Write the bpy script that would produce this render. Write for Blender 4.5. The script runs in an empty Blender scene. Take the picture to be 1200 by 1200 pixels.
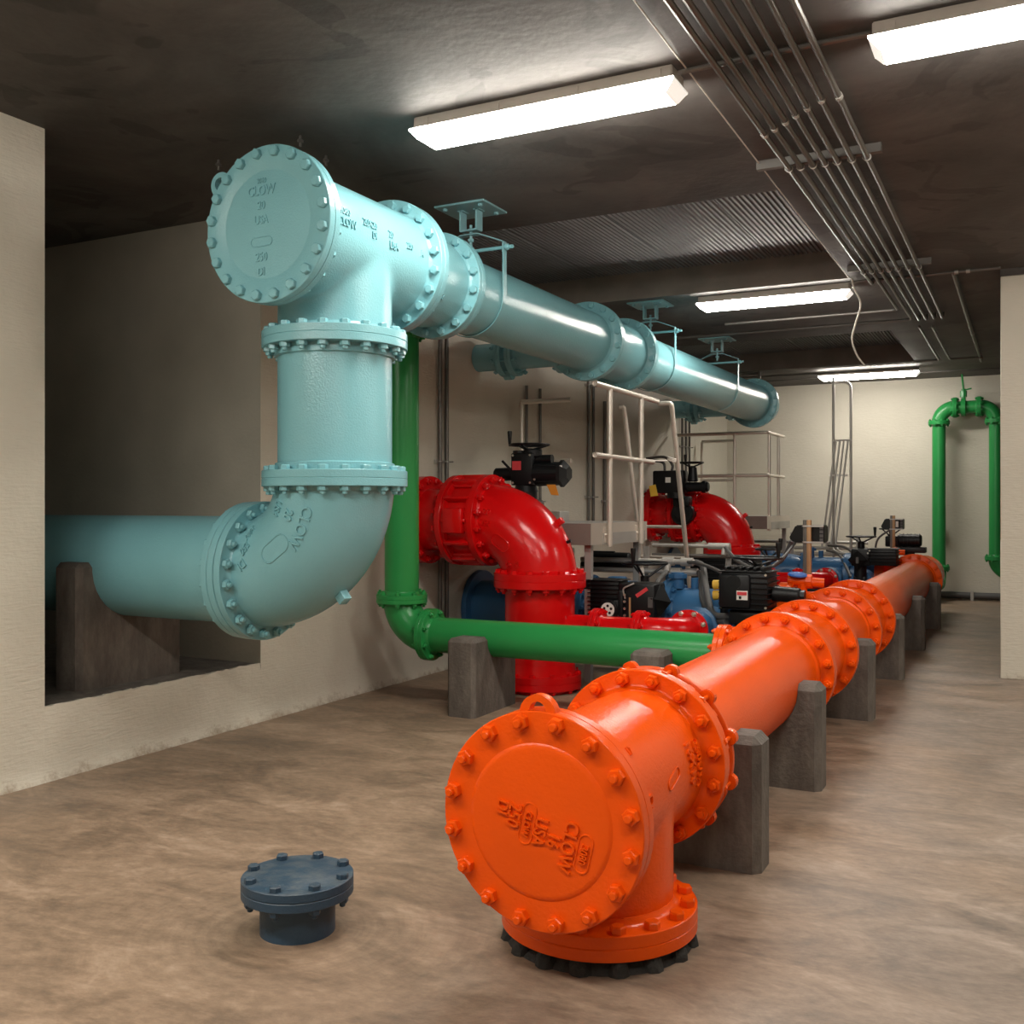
import bpy, bmesh, math, random
from mathutils import Vector, Matrix, noise as mnoise
PI = math.pi
random.seed(7)
C = bpy.context.scene.collection
V = Vector
H = 1.315            # eye height
CEIL = 3.105
XW = -4.17           # face of left wall
YB = 15.35           # face of back wall

# ---------------------------------------------------------------- materials
def newmat(name):
    m = bpy.data.materials.new(name); m.use_nodes = True
    nt = m.node_tree; b = nt.nodes['Principled BSDF']
    return m, nt, b
def nd(nt, typ, **kw):
    n = nt.nodes.new(typ)
    for k, v in kw.items():
        if k in n.inputs: n.inputs[k].default_value = v
        else: setattr(n, k, v)
    return n
def ramp(nt, stops):
    r = nt.nodes.new('ShaderNodeValToRGB')
    e = r.color_ramp.elements
    while len(e) < len(stops): e.new(.5)
    for i, (p, c) in enumerate(stops):
        e[i].position = p; e[i].color = (c[0], c[1], c[2], 1) if not isinstance(c, (int, float)) else (c, c, c, 1)
    return r
def L(nt, a, b): nt.links.new(a, b)
def paint(name, col, rough=.3, peel=.06, scale=90, var=.08, metallic=0, coat=.0, dust=None, spec=.5):
    m, nt, b = newmat(name)
    tc = nd(nt, 'ShaderNodeTexCoord')
    n1 = nd(nt, 'ShaderNodeTexNoise', Scale=3.0, Detail=5.0)
    L(nt, tc.outputs['Object'], n1.inputs['Vector'])
    r = ramp(nt, [(.3, [c*(1-var) for c in col]), (.7, [min(1, c*(1+var)) for c in col])])
    L(nt, n1.outputs['Fac'], r.inputs['Fac'])
    out = r.outputs['Color']
    if dust:
        n3 = nd(nt, 'ShaderNodeTexNoise', Scale=14.0, Detail=8.0, Roughness=.7)
        L(nt, tc.outputs['Object'], n3.inputs['Vector'])
        g = nd(nt, 'ShaderNodeNewGeometry'); sx = nd(nt, 'ShaderNodeSeparateXYZ'); L(nt, g.outputs['Normal'], sx.inputs[0])
        r3 = ramp(nt, [(.42, 0.0), (.75, 1.0)]); L(nt, n3.outputs['Fac'], r3.inputs['Fac'])
        mu = nd(nt, 'ShaderNodeMath', operation='MULTIPLY', use_clamp=True); L(nt, r3.outputs['Color'], mu.inputs[0]); L(nt, sx.outputs['Z'], mu.inputs[1])
        mx = nd(nt, 'ShaderNodeMix', data_type='RGBA'); L(nt, mu.outputs[0], mx.inputs[0]); L(nt, out, mx.inputs[6]); mx.inputs[7].default_value = (*dust, 1)
        out = mx.outputs[2]
    L(nt, out, b.inputs['Base Color'])
    b.inputs['Specular IOR Level'].default_value = spec; b.inputs['Roughness'].default_value = rough; b.inputs['Metallic'].default_value = metallic
    if coat: b.inputs['Coat Weight'].default_value = coat; b.inputs['Coat Roughness'].default_value = .12
    n2 = nd(nt, 'ShaderNodeTexNoise', Scale=scale, Detail=3.0)
    L(nt, tc.outputs['Object'], n2.inputs['Vector'])
    bp = nd(nt, 'ShaderNodeBump', Strength=peel, Distance=.02)
    L(nt, n2.outputs['Fac'], bp.inputs['Height']); L(nt, bp.outputs['Normal'], b.inputs['Normal'])
    return m

M = {}
M['aqua'] = paint('aqua_enamel', (.195, .445, .495), .22, .14, 120, .04)
M['aqua_dark'] = paint('aqua_enamel_hanger', (.20, .40, .44), .4, .05, 110, .08)
M['orange'] = paint('orange_enamel', (.78, .085, .003), .24, .11, 90, .05, spec=.24)
M['green'] = paint('green_enamel', (.022, .25, .062), .30, .05, 80, .05, spec=.35)
M['red'] = paint('red_enamel', (.62, .004, .005), .20, .06, 45, .05, spec=.34)
M['blue'] = paint('blue_enamel', (.035, .13, .28), .32, .05, 80, .08)
M['navy'] = paint('dull_slate_blue_paint', (.022, .052, .088), .5, .12, 120, .15, dust=(.11, .125, .13))
M['black'] = paint('black_cast_metal', (.0055, .006, .007), .42, .08, 120, .2, spec=.28)
M['blackplastic'] = paint('black_plastic', (.005, .005, .0055), .34, .02, 100, .1, spec=.3)
M['rubber'] = paint('grey_rubber_sheath', (.085, .082, .08), .5, .03, 100, .1)
M['steel'] = paint('galvanised_steel', (.46, .44, .41), .38, .04, 140, .12, metallic=.45)
M['conduit'] = paint('conduit_steel', (.15, .14, .128), .40, .03, 140, .12, metallic=.6)
M['rail'] = paint('aluminium_rail', (.66, .60, .53), .36, .02, 140, .06, metallic=.55)
M['lit_post_copper'] = paint('lit_post_copper_tan', (.40, .23, .11), .5, .05, 60, .15, metallic=.3)  # rust tan with the light on the post put in; also the copper strip
M['white_label'] = paint('white_label', (.75, .73, .68), .5, .0, 10, .02)
M['red_label'] = paint('red_label', (.62, .05, .06), .5, .0, 10, .02)
M['yellow'] = paint('yellow_tag', (.80, .48, .05), .5, .02, 30, .05)
M['amber'] = paint('amber_tag', (.62, .24, .02), .5, .02, 30, .05)
M['silver'] = paint('bright_bolt', (.75, .70, .62), .28, .0, 30, .05, metallic=.9)
M['blue_plastic'] = paint('blue_plastic', (.03, .12, .42), .3, .0, 30, .05)
M['white_cable'] = paint('white_cable', (.62, .58, .52), .5, .0, 30, .05)
M['housing'] = paint('lamp_housing', (.50, .45, .40), .5, .01, 60, .04)
M['dark_pad'] = paint('black_mastic', (.02, .018, .016), .8, .4, 60, .3)

def concrete_saddle():
    m, nt, b = newmat('cast_concrete')
    tc = nd(nt, 'ShaderNodeTexCoord'); mp = nd(nt, 'ShaderNodeMapping'); mp.inputs['Scale'].default_value = (1, 1, .35)
    L(nt, tc.outputs['Object'], mp.inputs['Vector'])
    n = nd(nt, 'ShaderNodeTexNoise', Scale=9.0, Detail=9.0, Roughness=.68); L(nt, mp.outputs[0], n.inputs['Vector'])
    r = ramp(nt, [(.25, (.050, .042, .036)), (.52, (.118, .099, .084)), (.78, (.205, .178, .152))]); L(nt, n.outputs['Fac'], r.inputs['Fac'])
    L(nt, r.outputs['Color'], b.inputs['Base Color']); b.inputs['Roughness'].default_value = .82
    n2 = nd(nt, 'ShaderNodeTexNoise', Scale=55.0, Detail=6.0); L(nt, tc.outputs['Object'], n2.inputs['Vector'])
    bp = nd(nt, 'ShaderNodeBump', Strength=.28, Distance=.02); L(nt, n2.outputs['Fac'], bp.inputs['Height']); L(nt, bp.outputs[0], b.inputs['Normal'])
    return m
M['saddle'] = concrete_saddle()

def wall_mat():
    m, nt, b = newmat('painted_plaster_wall')
    tc = nd(nt, 'ShaderNodeTexCoord')
    n = nd(nt, 'ShaderNodeTexNoise', Scale=.9, Detail=6.0, Roughness=.6); L(nt, tc.outputs['Object'], n.inputs['Vector'])
    r = ramp(nt, [(.3, (.57, .535, .445)), (.7, (.66, .62, .525))]); L(nt, n.outputs['Fac'], r.inputs['Fac'])
    # dirt that clings to the foot of the wall
    sp = nd(nt, 'ShaderNodeSeparateXYZ'); L(nt, tc.outputs['Object'], sp.inputs[0])
    nz = nd(nt, 'ShaderNodeTexNoise', Scale=9.0, Detail=10.0, Roughness=.8); L(nt, tc.outputs['Object'], nz.inputs['Vector'])
    mr = nd(nt, 'ShaderNodeMapRange'); mr.inputs['From Min'].default_value = 0; mr.inputs['From Max'].default_value = .16
    mr.inputs['To Min'].default_value = .33; mr.inputs['To Max'].default_value = -.1; L(nt, sp.outputs['Z'], mr.inputs['Value'])
    ad = nd(nt, 'ShaderNodeMath', operation='ADD'); L(nt, nz.outputs['Fac'], ad.inputs[0]); L(nt, mr.outputs[0], ad.inputs[1])
    rr = ramp(nt, [(.74, 0.0), (.95, .8)]); L(nt, ad.outputs[0], rr.inputs['Fac'])
    mx = nd(nt, 'ShaderNodeMix', data_type='RGBA'); L(nt, rr.outputs['Color'], mx.inputs[0]); L(nt, r.outputs['Color'], mx.inputs[6]); mx.inputs[7].default_value = (.26, .18, .11, 1)
    L(nt, mx.outputs[2], b.inputs['Base Color']); b.inputs['Roughness'].default_value = .55
    mp = nd(nt, 'ShaderNodeMapping'); mp.inputs['Scale'].default_value = (12, 12, 90); L(nt, tc.outputs['Object'], mp.inputs['Vector'])
    n2 = nd(nt, 'ShaderNodeTexNoise', Scale=1.0, Detail=6.0); L(nt, mp.outputs[0], n2.inputs['Vector'])
    n3 = nd(nt, 'ShaderNodeTexNoise', Scale=26.0, Detail=5.0); L(nt, tc.outputs['Object'], n3.inputs['Vector'])
    a2 = nd(nt, 'ShaderNodeMath', operation='ADD'); L(nt, n2.outputs['Fac'], a2.inputs[0]); L(nt, n3.outputs['Fac'], a2.inputs[1])
    bp = nd(nt, 'ShaderNodeBump', Strength=.22, Distance=.02); L(nt, a2.outputs[0], bp.inputs['Height']); L(nt, bp.outputs[0], b.inputs['Normal'])
    return m
M['wall'] = wall_mat()

def ceil_mat():
    m, nt, b = newmat('raw_concrete_ceiling')
    tc = nd(nt, 'ShaderNodeTexCoord')
    n = nd(nt, 'ShaderNodeTexNoise', Scale=.8, Detail=8.0, Roughness=.62, Distortion=.6); L(nt, tc.outputs['Object'], n.inputs['Vector'])
    r = ramp(nt, [(.32, (.046, .043, .040)), (.50, (.084, .077, .072)), (.70, (.138, .127, .119))]); L(nt, n.outputs['Fac'], r.inputs['Fac'])
    n3 = nd(nt, 'ShaderNodeTexNoise', Scale=1.7, Detail=3.0, Distortion=1.2); L(nt, tc.outputs['Object'], n3.inputs['Vector'])
    r3 = ramp(nt, [(.60, 1.0), (.62, .72)]); L(nt, n3.outputs['Fac'], r3.inputs['Fac'])
    mx = nd(nt, 'ShaderNodeMix', data_type='RGBA', blend_type='MULTIPLY'); mx.inputs[0].default_value = 1; L(nt, r.outputs['Color'], mx.inputs[6]); L(nt, r3.outputs['Color'], mx.inputs[7])
    L(nt, mx.outputs[2], b.inputs['Base Color']); b.inputs['Roughness'].default_value = .68; b.inputs['Specular IOR Level'].default_value = .35
    n2 = nd(nt, 'ShaderNodeTexNoise', Scale=18.0, Detail=8.0); L(nt, tc.outputs['Object'], n2.inputs['Vector'])
    bp = nd(nt, 'ShaderNodeBump', Strength=.12, Distance=.03); L(nt, n2.outputs['Fac'], bp.inputs['Height']); L(nt, bp.outputs[0], b.inputs['Normal'])
    return m
M['ceil'] = ceil_mat()
M['beam'] = paint('beam_face_tone', (.21, .18, .155), .7, .12, 30, .2)  # far recess faces coloured paler than the ceiling
M['channel'] = paint('shade_darkened_end_steel', (.17, .14, .12), .6, .05, 60, .15)  # platform end plates: shadow put into a darker, browner colour
M['chamber'] = paint('shade_darkened_chamber_wall', (.40, .375, .31), .7, .12, 40, .08)  # same wall as the room, darkened to carry the chamber's shade
M['deck'] = paint('grey_steel_deck', (.125, .125, .13), .6, .03, 60, .12)

def floor_mat():
    m, nt, b = newmat('trowelled_concrete_floor')
    tc = nd(nt, 'ShaderNodeTexCoord')
    # trowel arcs swirl about the capped stub
    sub = nd(nt, 'ShaderNodeVectorMath', operation='SUBTRACT'); L(nt, tc.outputs['Object'], sub.inputs[0]); sub.inputs[1].default_value = (-2.02, 2.47, 0)
    ln = nd(nt, 'ShaderNodeVectorMath', operation='LENGTH'); L(nt, sub.outputs[0], ln.inputs[0])
    nA = nd(nt, 'ShaderNodeTexNoise', Scale=2.4, Detail=3.0); L(nt, tc.outputs['Object'], nA.inputs['Vector'])
    cb = nd(nt, 'ShaderNodeCombineXYZ')
    mm = nd(nt, 'ShaderNodeMath', operation='MULTIPLY'); L(nt, ln.outputs['Value'], mm.inputs[0]); mm.inputs[1].default_value = 30
    L(nt, mm.outputs[0], cb.inputs[0])
    m2 = nd(nt, 'ShaderNodeMath', operation='MULTIPLY'); L(nt, nA.outputs['Fac'], m2.inputs[0]); m2.inputs[1].default_value = 5; L(nt, m2.outputs[0], cb.inputs[1])
    sw = nd(nt, 'ShaderNodeTexNoise', Scale=1.0, Detail=5.0, Roughness=.6); L(nt, cb.outputs[0], sw.inputs['Vector'])
    fall = nd(nt, 'ShaderNodeMapRange'); fall.inputs['From Min'].default_value = .25; fall.inputs['From Max'].default_value = 1.0; fall.inputs['To Min'].default_value = .34; fall.inputs['To Max'].default_value = 0
    L(nt, ln.outputs['Value'], fall.inputs['Value'])
    # streaky general mottling, stretched across the room
    mp = nd(nt, 'ShaderNodeMapping'); mp.inputs['Scale'].default_value = (.75, 1.35, 1); mp.inputs['Rotation'].default_value = (0, 0, math.radians(-24)); L(nt, tc.outputs['Object'], mp.inputs['Vector'])
    n1 = nd(nt, 'ShaderNodeTexNoise', Scale=3.0, Detail=13.0, Roughness=.74, Distortion=.7); L(nt, mp.outputs[0], n1.inputs['Vector'])
    mixv = nd(nt, 'ShaderNodeMix', data_type='FLOAT'); L(nt, fall.outputs[0], mixv.inputs[0]); L(nt, n1.outputs['Fac'], mixv.inputs[2]); L(nt, sw.outputs['Fac'], mixv.inputs[3])
    r = ramp(nt, [(.27, (.105, .078, .058)), (.43, (.20, .138, .092)), (.56, (.29, .202, .136)), (.74, (.42, .315, .232))]); nF = nd(nt, 'ShaderNodeTexNoise', Scale=22.0, Detail=10.0, Roughness=.7); L(nt, mp.outputs[0], nF.inputs['Vector'])
    mF = nd(nt, 'ShaderNodeMath', operation='MULTIPLY_ADD'); L(nt, nF.outputs['Fac'], mF.inputs[0]); mF.inputs[1].default_value = .42; mF.inputs[2].default_value = -.21
    aF = nd(nt, 'ShaderNodeMath', operation='ADD'); L(nt, mixv.outputs[0], aF.inputs[0]); L(nt, mF.outputs[0], aF.inputs[1])
    L(nt, aF.outputs[0], r.inputs['Fac'])
    # greyer worn patches
    n4 = nd(nt, 'ShaderNodeTexNoise', Scale=.55, Detail=5.0, Roughness=.6); L(nt, tc.outputs['Object'], n4.inputs['Vector'])
    spx = nd(nt, 'ShaderNodeSeparateXYZ'); L(nt, tc.outputs['Object'], spx.inputs[0])
    mrx = nd(nt, 'ShaderNodeMapRange'); mrx.inputs['From Min'].default_value = -2.6; mrx.inputs['From Max'].default_value = 0; mrx.inputs['To Min'].default_value = -.18; mrx.inputs['To Max'].default_value = .16; L(nt, spx.outputs['X'], mrx.inputs['Value'])
    ad = nd(nt, 'ShaderNodeMath', operation='ADD'); L(nt, n4.outputs['Fac'], ad.inputs[0]); L(nt, mrx.outputs[0], ad.inputs[1])
    r4 = ramp(nt, [(.42, 0.0), (.68, .55)]); L(nt, ad.outputs[0], r4.inputs['Fac'])
    hs = nd(nt, 'ShaderNodeHueSaturation'); hs.inputs['Saturation'].default_value = .45; hs.inputs['Value'].default_value = .82; L(nt, r.outputs['Color'], hs.inputs['Color'])
    mx = nd(nt, 'ShaderNodeMix', data_type='RGBA'); L(nt, r4.outputs['Color'], mx.inputs[0]); L(nt, r.outputs['Color'], mx.inputs[6]); L(nt, hs.outputs['Color'], mx.inputs[7])
    L(nt, mx.outputs[2], b.inputs['Base Color'])
    rg = ramp(nt, [(.3, .40), (.7, .58)]); L(nt, n1.outputs['Fac'], rg.inputs['Fac']); L(nt, rg.outputs['Color'], b.inputs['Roughness'])
    n5 = nd(nt, 'ShaderNodeTexNoise', Scale=16.0, Detail=7.0, Roughness=.6); L(nt, mp.outputs[0], n5.inputs['Vector'])
    a5 = nd(nt, 'ShaderNodeMath', operation='ADD'); L(nt, n5.outputs['Fac'], a5.inputs[0]); L(nt, mixv.outputs[0], a5.inputs[1])
    bp = nd(nt, 'ShaderNodeBump', Strength=.14, Distance=.03); L(nt, a5.outputs[0], bp.inputs['Height']); L(nt, bp.outputs[0], b.inputs['Normal'])
    return m
M['floor'] = floor_mat()

LAMP = 47.0
def lamp_mat():
    m, nt, b = newmat('glowing_lens')
    b.inputs['Base Color'].default_value = (.9, .88, .84, 1)
    b.inputs['Emission Color'].default_value = (1, .94, .845, 1); b.inputs['Emission Strength'].default_value = LAMP
    return m
M['lens'] = lamp_mat()
def lens_end():
    m, nt, b = newmat('translucent_lens_end')
    b.inputs['Base Color'].default_value = (.62, .59, .55, 1)
    b.inputs['Emission Color'].default_value = (1, .94, .845, 1); b.inputs['Emission Strength'].default_value = .55
    return m
M['lens_end'] = lens_end()

# ---------------------------------------------------------------- mesh helpers
def BM(): return bmesh.new()
def frame(o, z, x=None):
    z = V(z).normalized()
    if x is None: x = V((0, 0, 1)) if abs(z.z) < .9 else V((1, 0, 0))
    x = V(x); x = (x - z*x.dot(z)).normalized(); y = z.cross(x)
    m = Matrix((x, y, z)).transposed().to_4x4(); m.translation = V(o)
    return m
def lathe(bm, prof, F, n=40):
    rings = []
    for r, z in prof:
        if r < 1e-6: rings.append([bm.verts.new(F @ V((0, 0, z)))])
        else: rings.append([bm.verts.new(F @ V((r*math.cos(2*PI*i/n), r*math.sin(2*PI*i/n), z))) for i in range(n)])
    for a, b in zip(rings, rings[1:]):
        for i in range(n):
            j = (i+1) % n
            if len(a) == 1 and len(b) == 1: continue
            if len(a) == 1: bm.faces.new((a[0], b[j], b[i]))
            elif len(b) == 1: bm.faces.new((a[i], a[j], b[0]))
            else: bm.faces.new((a[i], a[j], b[j], b[i]))
def cyl(bm, a, b, r, n=24, r2=None, bev=0):
    a, b = V(a), V(b); l = (b-a).length; r2 = r if r2 is None else r2
    if bev: prof = [(0, 0), (r-bev, 0), (r, bev), (r2, l-bev), (r2-bev, l), (0, l)]
    else: prof = [(0, 0), (r, 0), (r2, l), (0, l)]
    lathe(bm, prof, frame(a, b-a), n)
def flange(bm, o, ax, R, t, rp, n=48, hub=True):
    """disc whose mating face is at o; body extends backwards along -ax"""
    F = frame(o, ax); c = .0025
    p = [(0, 0), (R-c, 0), (R, -c), (R, -t+c), (R-c, -t)]
    if hub: p += [(rp+.020, -t), (rp+.009, -t-.007), (rp+.002, -t-.022), (rp-.005, -t-.024)]
    p += [(0, -t-(.024 if hub else 0))]
    lathe(bm, p[::-1], F, n)
def sweep(bm, rings_c, r, n, cap=True):
    """rings_c: list of (point, tangent, ref, radius)"""
    rings = []
    for p, t, ref, rr in rings_c:
        F = frame(p, t, ref)
        rings.append([bm.verts.new(F @ V((rr*math.cos(2*PI*i/n), rr*math.sin(2*PI*i/n), 0))) for i in range(n)])
    for a, b in zip(rings, rings[1:]):
        for i in range(n):
            j = (i+1) % n
            bm.faces.new((a[i], a[j], b[j], b[i]))
    if cap:
        bm.faces.new(rings[0][::-1]); bm.faces.new(rings[-1])
def elbow(bm, Ct, u, w, R, r, n=48, seg=20):
    """quarter torus about Ct from Ct+R*u to Ct+R*w"""
    u, w = V(u), V(w); ref = u.cross(w); L_ = []
    for k in range(seg+1):
        a = PI/2*k/seg
        L_.append((V(Ct)+R*(u*math.cos(a)+w*math.sin(a)), -u*math.sin(a)+w*math.cos(a), ref, r))
    sweep(bm, L_, r, n)
def tube(bm, pts, r, bend=.05, n=10, seg=5):
    pts = [V(p) for p in pts]; path = [pts[0]]
    for a, b, c in zip(pts, pts[1:], pts[2:]):
        d1, d2 = (a-b), (c-b); l = min(bend, d1.length*.48, d2.length*.48)
        p1, p2 = b+d1.normalized()*l, b+d2.normalized()*l
        for k in range(seg+1):
            t = k/seg; path.append((1-t)**2*p1+2*t*(1-t)*b+t*t*p2)
    path.append(pts[-1])
    q = [path[0]]
    for p in path[1:]:
        if (p-q[-1]).length > 1e-5: q.append(p)
    path = q; ref = None; ring = []
    for i, p in enumerate(path):
        t = (path[min(i+1, len(path)-1)]-path[max(i-1, 0)]).normalized()
        if ref is None: ref = V((0, 0, 1)) if abs(t.z) < .9 else V((1, 0, 0))
        ref = (ref-t*ref.dot(t)).normalized()
        ring.append((p, t, ref, r))
    sweep(bm, ring, r, n)
def smooth_path(pts, k=6):
    """Catmull-Rom through pts"""
    P = [V(p) for p in pts]; P = [2*P[0]-P[1]]+P+[2*P[-1]-P[-2]]; out = []
    for a, b, c, d in zip(P, P[1:], P[2:], P[3:]):
        for i in range(k):
            t = i/k
            out.append(.5*((2*b)+(c-a)*t+(2*a-5*b+4*c-d)*t*t+(3*b-a-3*c+d)*t**3))
    out.append(P[-2]); return out
def flex(bm, pts, r, n=10): tube(bm, smooth_path(pts), r, bend=.001, n=n, seg=1)
def box(bm, lo, hi, F=None, bev=0, seg=2):
    t = bmesh.new(); lo, hi = V(lo), V(hi)
    bmesh.ops.create_cube(t, size=1, matrix=Matrix.Translation((lo+hi)/2) @ Matrix.Diagonal((*(hi-lo), 1)))
    if bev: bmesh.ops.bevel(t, geom=list(t.edges), offset=bev, segments=seg, affect='EDGES', profile=.5)
    if F is not None: t.transform(F)
    join(bm, t)
def join(bm, t):
    me = bpy.data.meshes.new('tmp'); t.to_mesh(me); t.free(); bm.from_mesh(me); bpy.data.meshes.remove(me)
def prism(bm, poly, F, d, bev=0):
    """poly in local xy, extruded from z=0 to d"""
    t = bmesh.new(); f = t.faces.new([t.verts.new((x, y, 0)) for x, y in poly])
    r = bmesh.ops.extrude_face_region(t, geom=[f])
    bmesh.ops.translate(t, verts=[g for g in r['geom'] if isinstance(g, bmesh.types.BMVert)], vec=(0, 0, d))
    bmesh.ops.recalc_face_normals(t, faces=t.faces)
    if bev: bmesh.ops.bevel(t, geom=list(t.edges), offset=bev, segments=2, affect='EDGES')
    t.transform(F); join(bm, t)
def hexprism(bm, F, z0, z1, af, ch=.003):
    R = af/math.sqrt(3)
    lathe(bm, [(0, z0), (R, z0), (R, z1-ch), (R-ch, z1), (0, z1)], F, 6)
def ringbm(bm, F, R, r, n=36, m=10):
    g = []
    for i in range(n):
        a = 2*PI*i/n
        g.append([bm.verts.new(F @ V(((R+r*math.cos(2*PI*j/m))*math.cos(a), (R+r*math.cos(2*PI*j/m))*math.sin(a), r*math.sin(2*PI*j/m)))) for j in range(m)])
    for i in range(n):
        a, b = g[i], g[(i+1) % n]
        for j in range(m):
            k = (j+1) % m; bm.faces.new((a[j], b[j], b[k], a[k]))
def fillet_union(parts, vox=.011, it=14):
    """cylinders cast as one body with soft fillets where they meet"""
    t = BM()
    for a, b, r in parts: cyl(t, a, b, r, 64)
    bmesh.ops.recalc_face_normals(t, faces=t.faces)
    me = bpy.data.meshes.new('t'); t.to_mesh(me); t.free()
    o = bpy.data.objects.new('t', me); C.objects.link(o)
    rm = o.modifiers.new('r', 'REMESH'); rm.mode = 'VOXEL'; rm.voxel_size = vox
    sm = o.modifiers.new('s', 'SMOOTH'); sm.iterations = it; sm.factor = .5
    dg = bpy.context.evaluated_depsgraph_get(); dg.update()
    m2 = bpy.data.meshes.new_from_object(o.evaluated_get(dg))
    bm = BM(); bm.from_mesh(m2)
    bpy.data.objects.remove(o); bpy.data.meshes.remove(me); bpy.data.meshes.remove(m2)
    return bm
def words(owner, mat, items, depth):
    for body, size, fn in items:
        bm = BM(); text_into(bm, body, size, fn, depth); part('lettering', bm, mat, owner)
def text_into(bm, body, size, fn, depth=.004, spacing=1.0, bold=.0, squeeze=.82):
    cu = bpy.data.curves.new('t', 'FONT'); cu.body = body; cu.size = size; cu.align_x = 'CENTER'; cu.align_y = 'CENTER'
    cu.extrude = depth/2; cu.resolution_u = 3; cu.space_character = spacing; cu.offset = bold+size*.012
    o = bpy.data.objects.new('t', cu); C.objects.link(o)
    dg = bpy.context.evaluated_depsgraph_get(); dg.update()
    me = bpy.data.meshes.new_from_object(o.evaluated_get(dg))
    t = BM(); t.from_mesh(me)
    bmesh.ops.remove_doubles(t, verts=t.verts, dist=1e-5)
    for v in t.verts: v.co = fn(v.co.x*squeeze, v.co.y, v.co.z+depth/2-.001)
    join(bm, t)
    bpy.data.objects.remove(o); bpy.data.curves.remove(cu); bpy.data.meshes.remove(me)
def pill(bm, w, h, fn, r=.0022, n=10, at=(0, 0)):
    """raised stadium outline"""
    pts = []; R = h/2; L_ = w/2-R
    for i in range(n+1): a = -PI/2+PI*i/n; pts.append((at[0]+L_+R*math.cos(a), at[1]+R*math.sin(a)))
    for i in range(n+1): a = PI/2+PI*i/n; pts.append((at[0]-L_+R*math.cos(a), at[1]+R*math.sin(a)))
    pts.append(pts[0])
    tube(bm, [fn(x, y, .0008) for x, y in pts], r, bend=.0005, n=6, seg=1)

ROOT = {}
def finish(bm, loc, sharp=.62):
    bmesh.ops.recalc_face_normals(bm, faces=bm.faces)
    for f in bm.faces: f.smooth = True
    for e in bm.edges:
        if len(e.link_faces) == 2 and e.calc_face_angle(0) > sharp: e.smooth = False
        elif len(e.link_faces) != 2: e.smooth = False
    if loc is not None: bmesh.ops.translate(bm, verts=bm.verts, vec=-V(loc))
def base_of(o): return ROOT[o.name]
def thing(name, label, cat, loc, group=None):
    o = bpy.data.objects.new(name, None); C.objects.link(o); o.location = loc; o.empty_display_size = .1
    ROOT[o.name] = V(loc); o['label'] = label; o['category'] = cat
    if group: o['group'] = group
    return o
def part(name, bm, mat, parent, label=None, sharp=.62, kind=None):
    b = base_of(parent); finish(bm, b, sharp)
    me = bpy.data.meshes.new(name); bm.to_mesh(me); bm.free()
    mats = mat if isinstance(mat, (list, tuple)) else [mat]
    for k in mats: me.materials.append(M[k])
    o = bpy.data.objects.new(name, me); C.objects.link(o); o.parent = parent; ROOT[o.name] = b
    if label: o['label'] = label
    if kind: o['kind'] = kind
    return o
def single(name, bm, mat, label, cat, loc, group=None, sharp=.62):
    finish(bm, loc, sharp)
    me = bpy.data.meshes.new(name); bm.to_mesh(me); bm.free()
    for k in (mat if isinstance(mat, (list, tuple)) else [mat]): me.materials.append(M[k])
    o = bpy.data.objects.new(name, me); C.objects.link(o); o.location = loc; ROOT[o.name] = V(loc)
    o['label'] = label; o['category'] = cat
    if group: o['group'] = group
    return o
def struct(name, bm, mat, label=None, parent=None, sharp=.62):
    finish(bm, None, sharp)
    me = bpy.data.meshes.new(name); bm.to_mesh(me); bm.free(); me.materials.append(M[mat])
    o = bpy.data.objects.new(name, me); C.objects.link(o); ROOT[o.name] = V((0, 0, 0))
    if parent: o.parent = parent
    else:
        o['kind'] = 'structure'; o['category'] = name.split('_')[0]
        if label: o['label'] = label
    return o

# bolts: one shared mesh per kind, one object per bolt
BOLT = {}
def bolt_mesh(kind, mat):
    key = (kind, mat)
    if key not in BOLT:
        af, grip, ends = kind; bm = BM(); F = Matrix.Identity(4); hh = af*.52
        g = grip/2
        cyl(bm, (0, 0, -g-.002), (0, 0, g+.002), af*.30, 10)
        for s, e in ((1, ends[0]), (-1, ends[1])):
            Fs = F if s > 0 else Matrix.Rotation(PI, 4, 'X')
            if e == 'h': hexprism(bm, Fs, g, g+hh, af, af*.10)                       # hex head
            elif e == 'n':                                                         # nut with the stud end showing
                hexprism(bm, Fs, g, g+hh, af, af*.08)
                lathe(bm, [(0, g), (af*.29, g), (af*.29, g+hh+af*.30), (af*.22, g+hh+af*.38), (0, g+hh+af*.38)], Fs, 12)
        finish(bm, None, .4)
        me = bpy.data.meshes.new('bolt'); bm.to_mesh(me); bm.free(); me.materials.append(M[mat]); BOLT[key] = me
    return BOLT[key]
NB = {}; REST = {}
def bolts(owner, root, kind, mat, o, ax, bc, n, phase=.5):
    me = bolt_mesh(kind, mat); ax = V(ax).normalized(); F0 = frame(o, ax)
    for i in range(n):
        a = 2*PI*(i+phase)/n
        F = F0 @ Matrix.Translation((bc*math.cos(a), bc*math.sin(a), 0)) @ Matrix.Rotation(a*3.7+i, 4, 'Z')
        c = NB.get(root.name, 0); NB[root.name] = c+1
        F.translation = F.translation-base_of(owner)
        if c < 100:
            b = bpy.data.objects.new('bolt', me); C.objects.link(b); b.parent = owner; b.matrix_local = F
        else:
            bm, _ = REST.setdefault(root.name, (BM(), mat))
            t = BM(); t.from_mesh(me); t.transform(Matrix.Translation(base_of(owner)) @ F); join(bm, t)
def rest_bolts(root):
    if root.name in REST:
        bm, mat = REST.pop(root.name); part('bolt', bm, mat, root, kind='stuff', sharp=.4)

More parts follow.
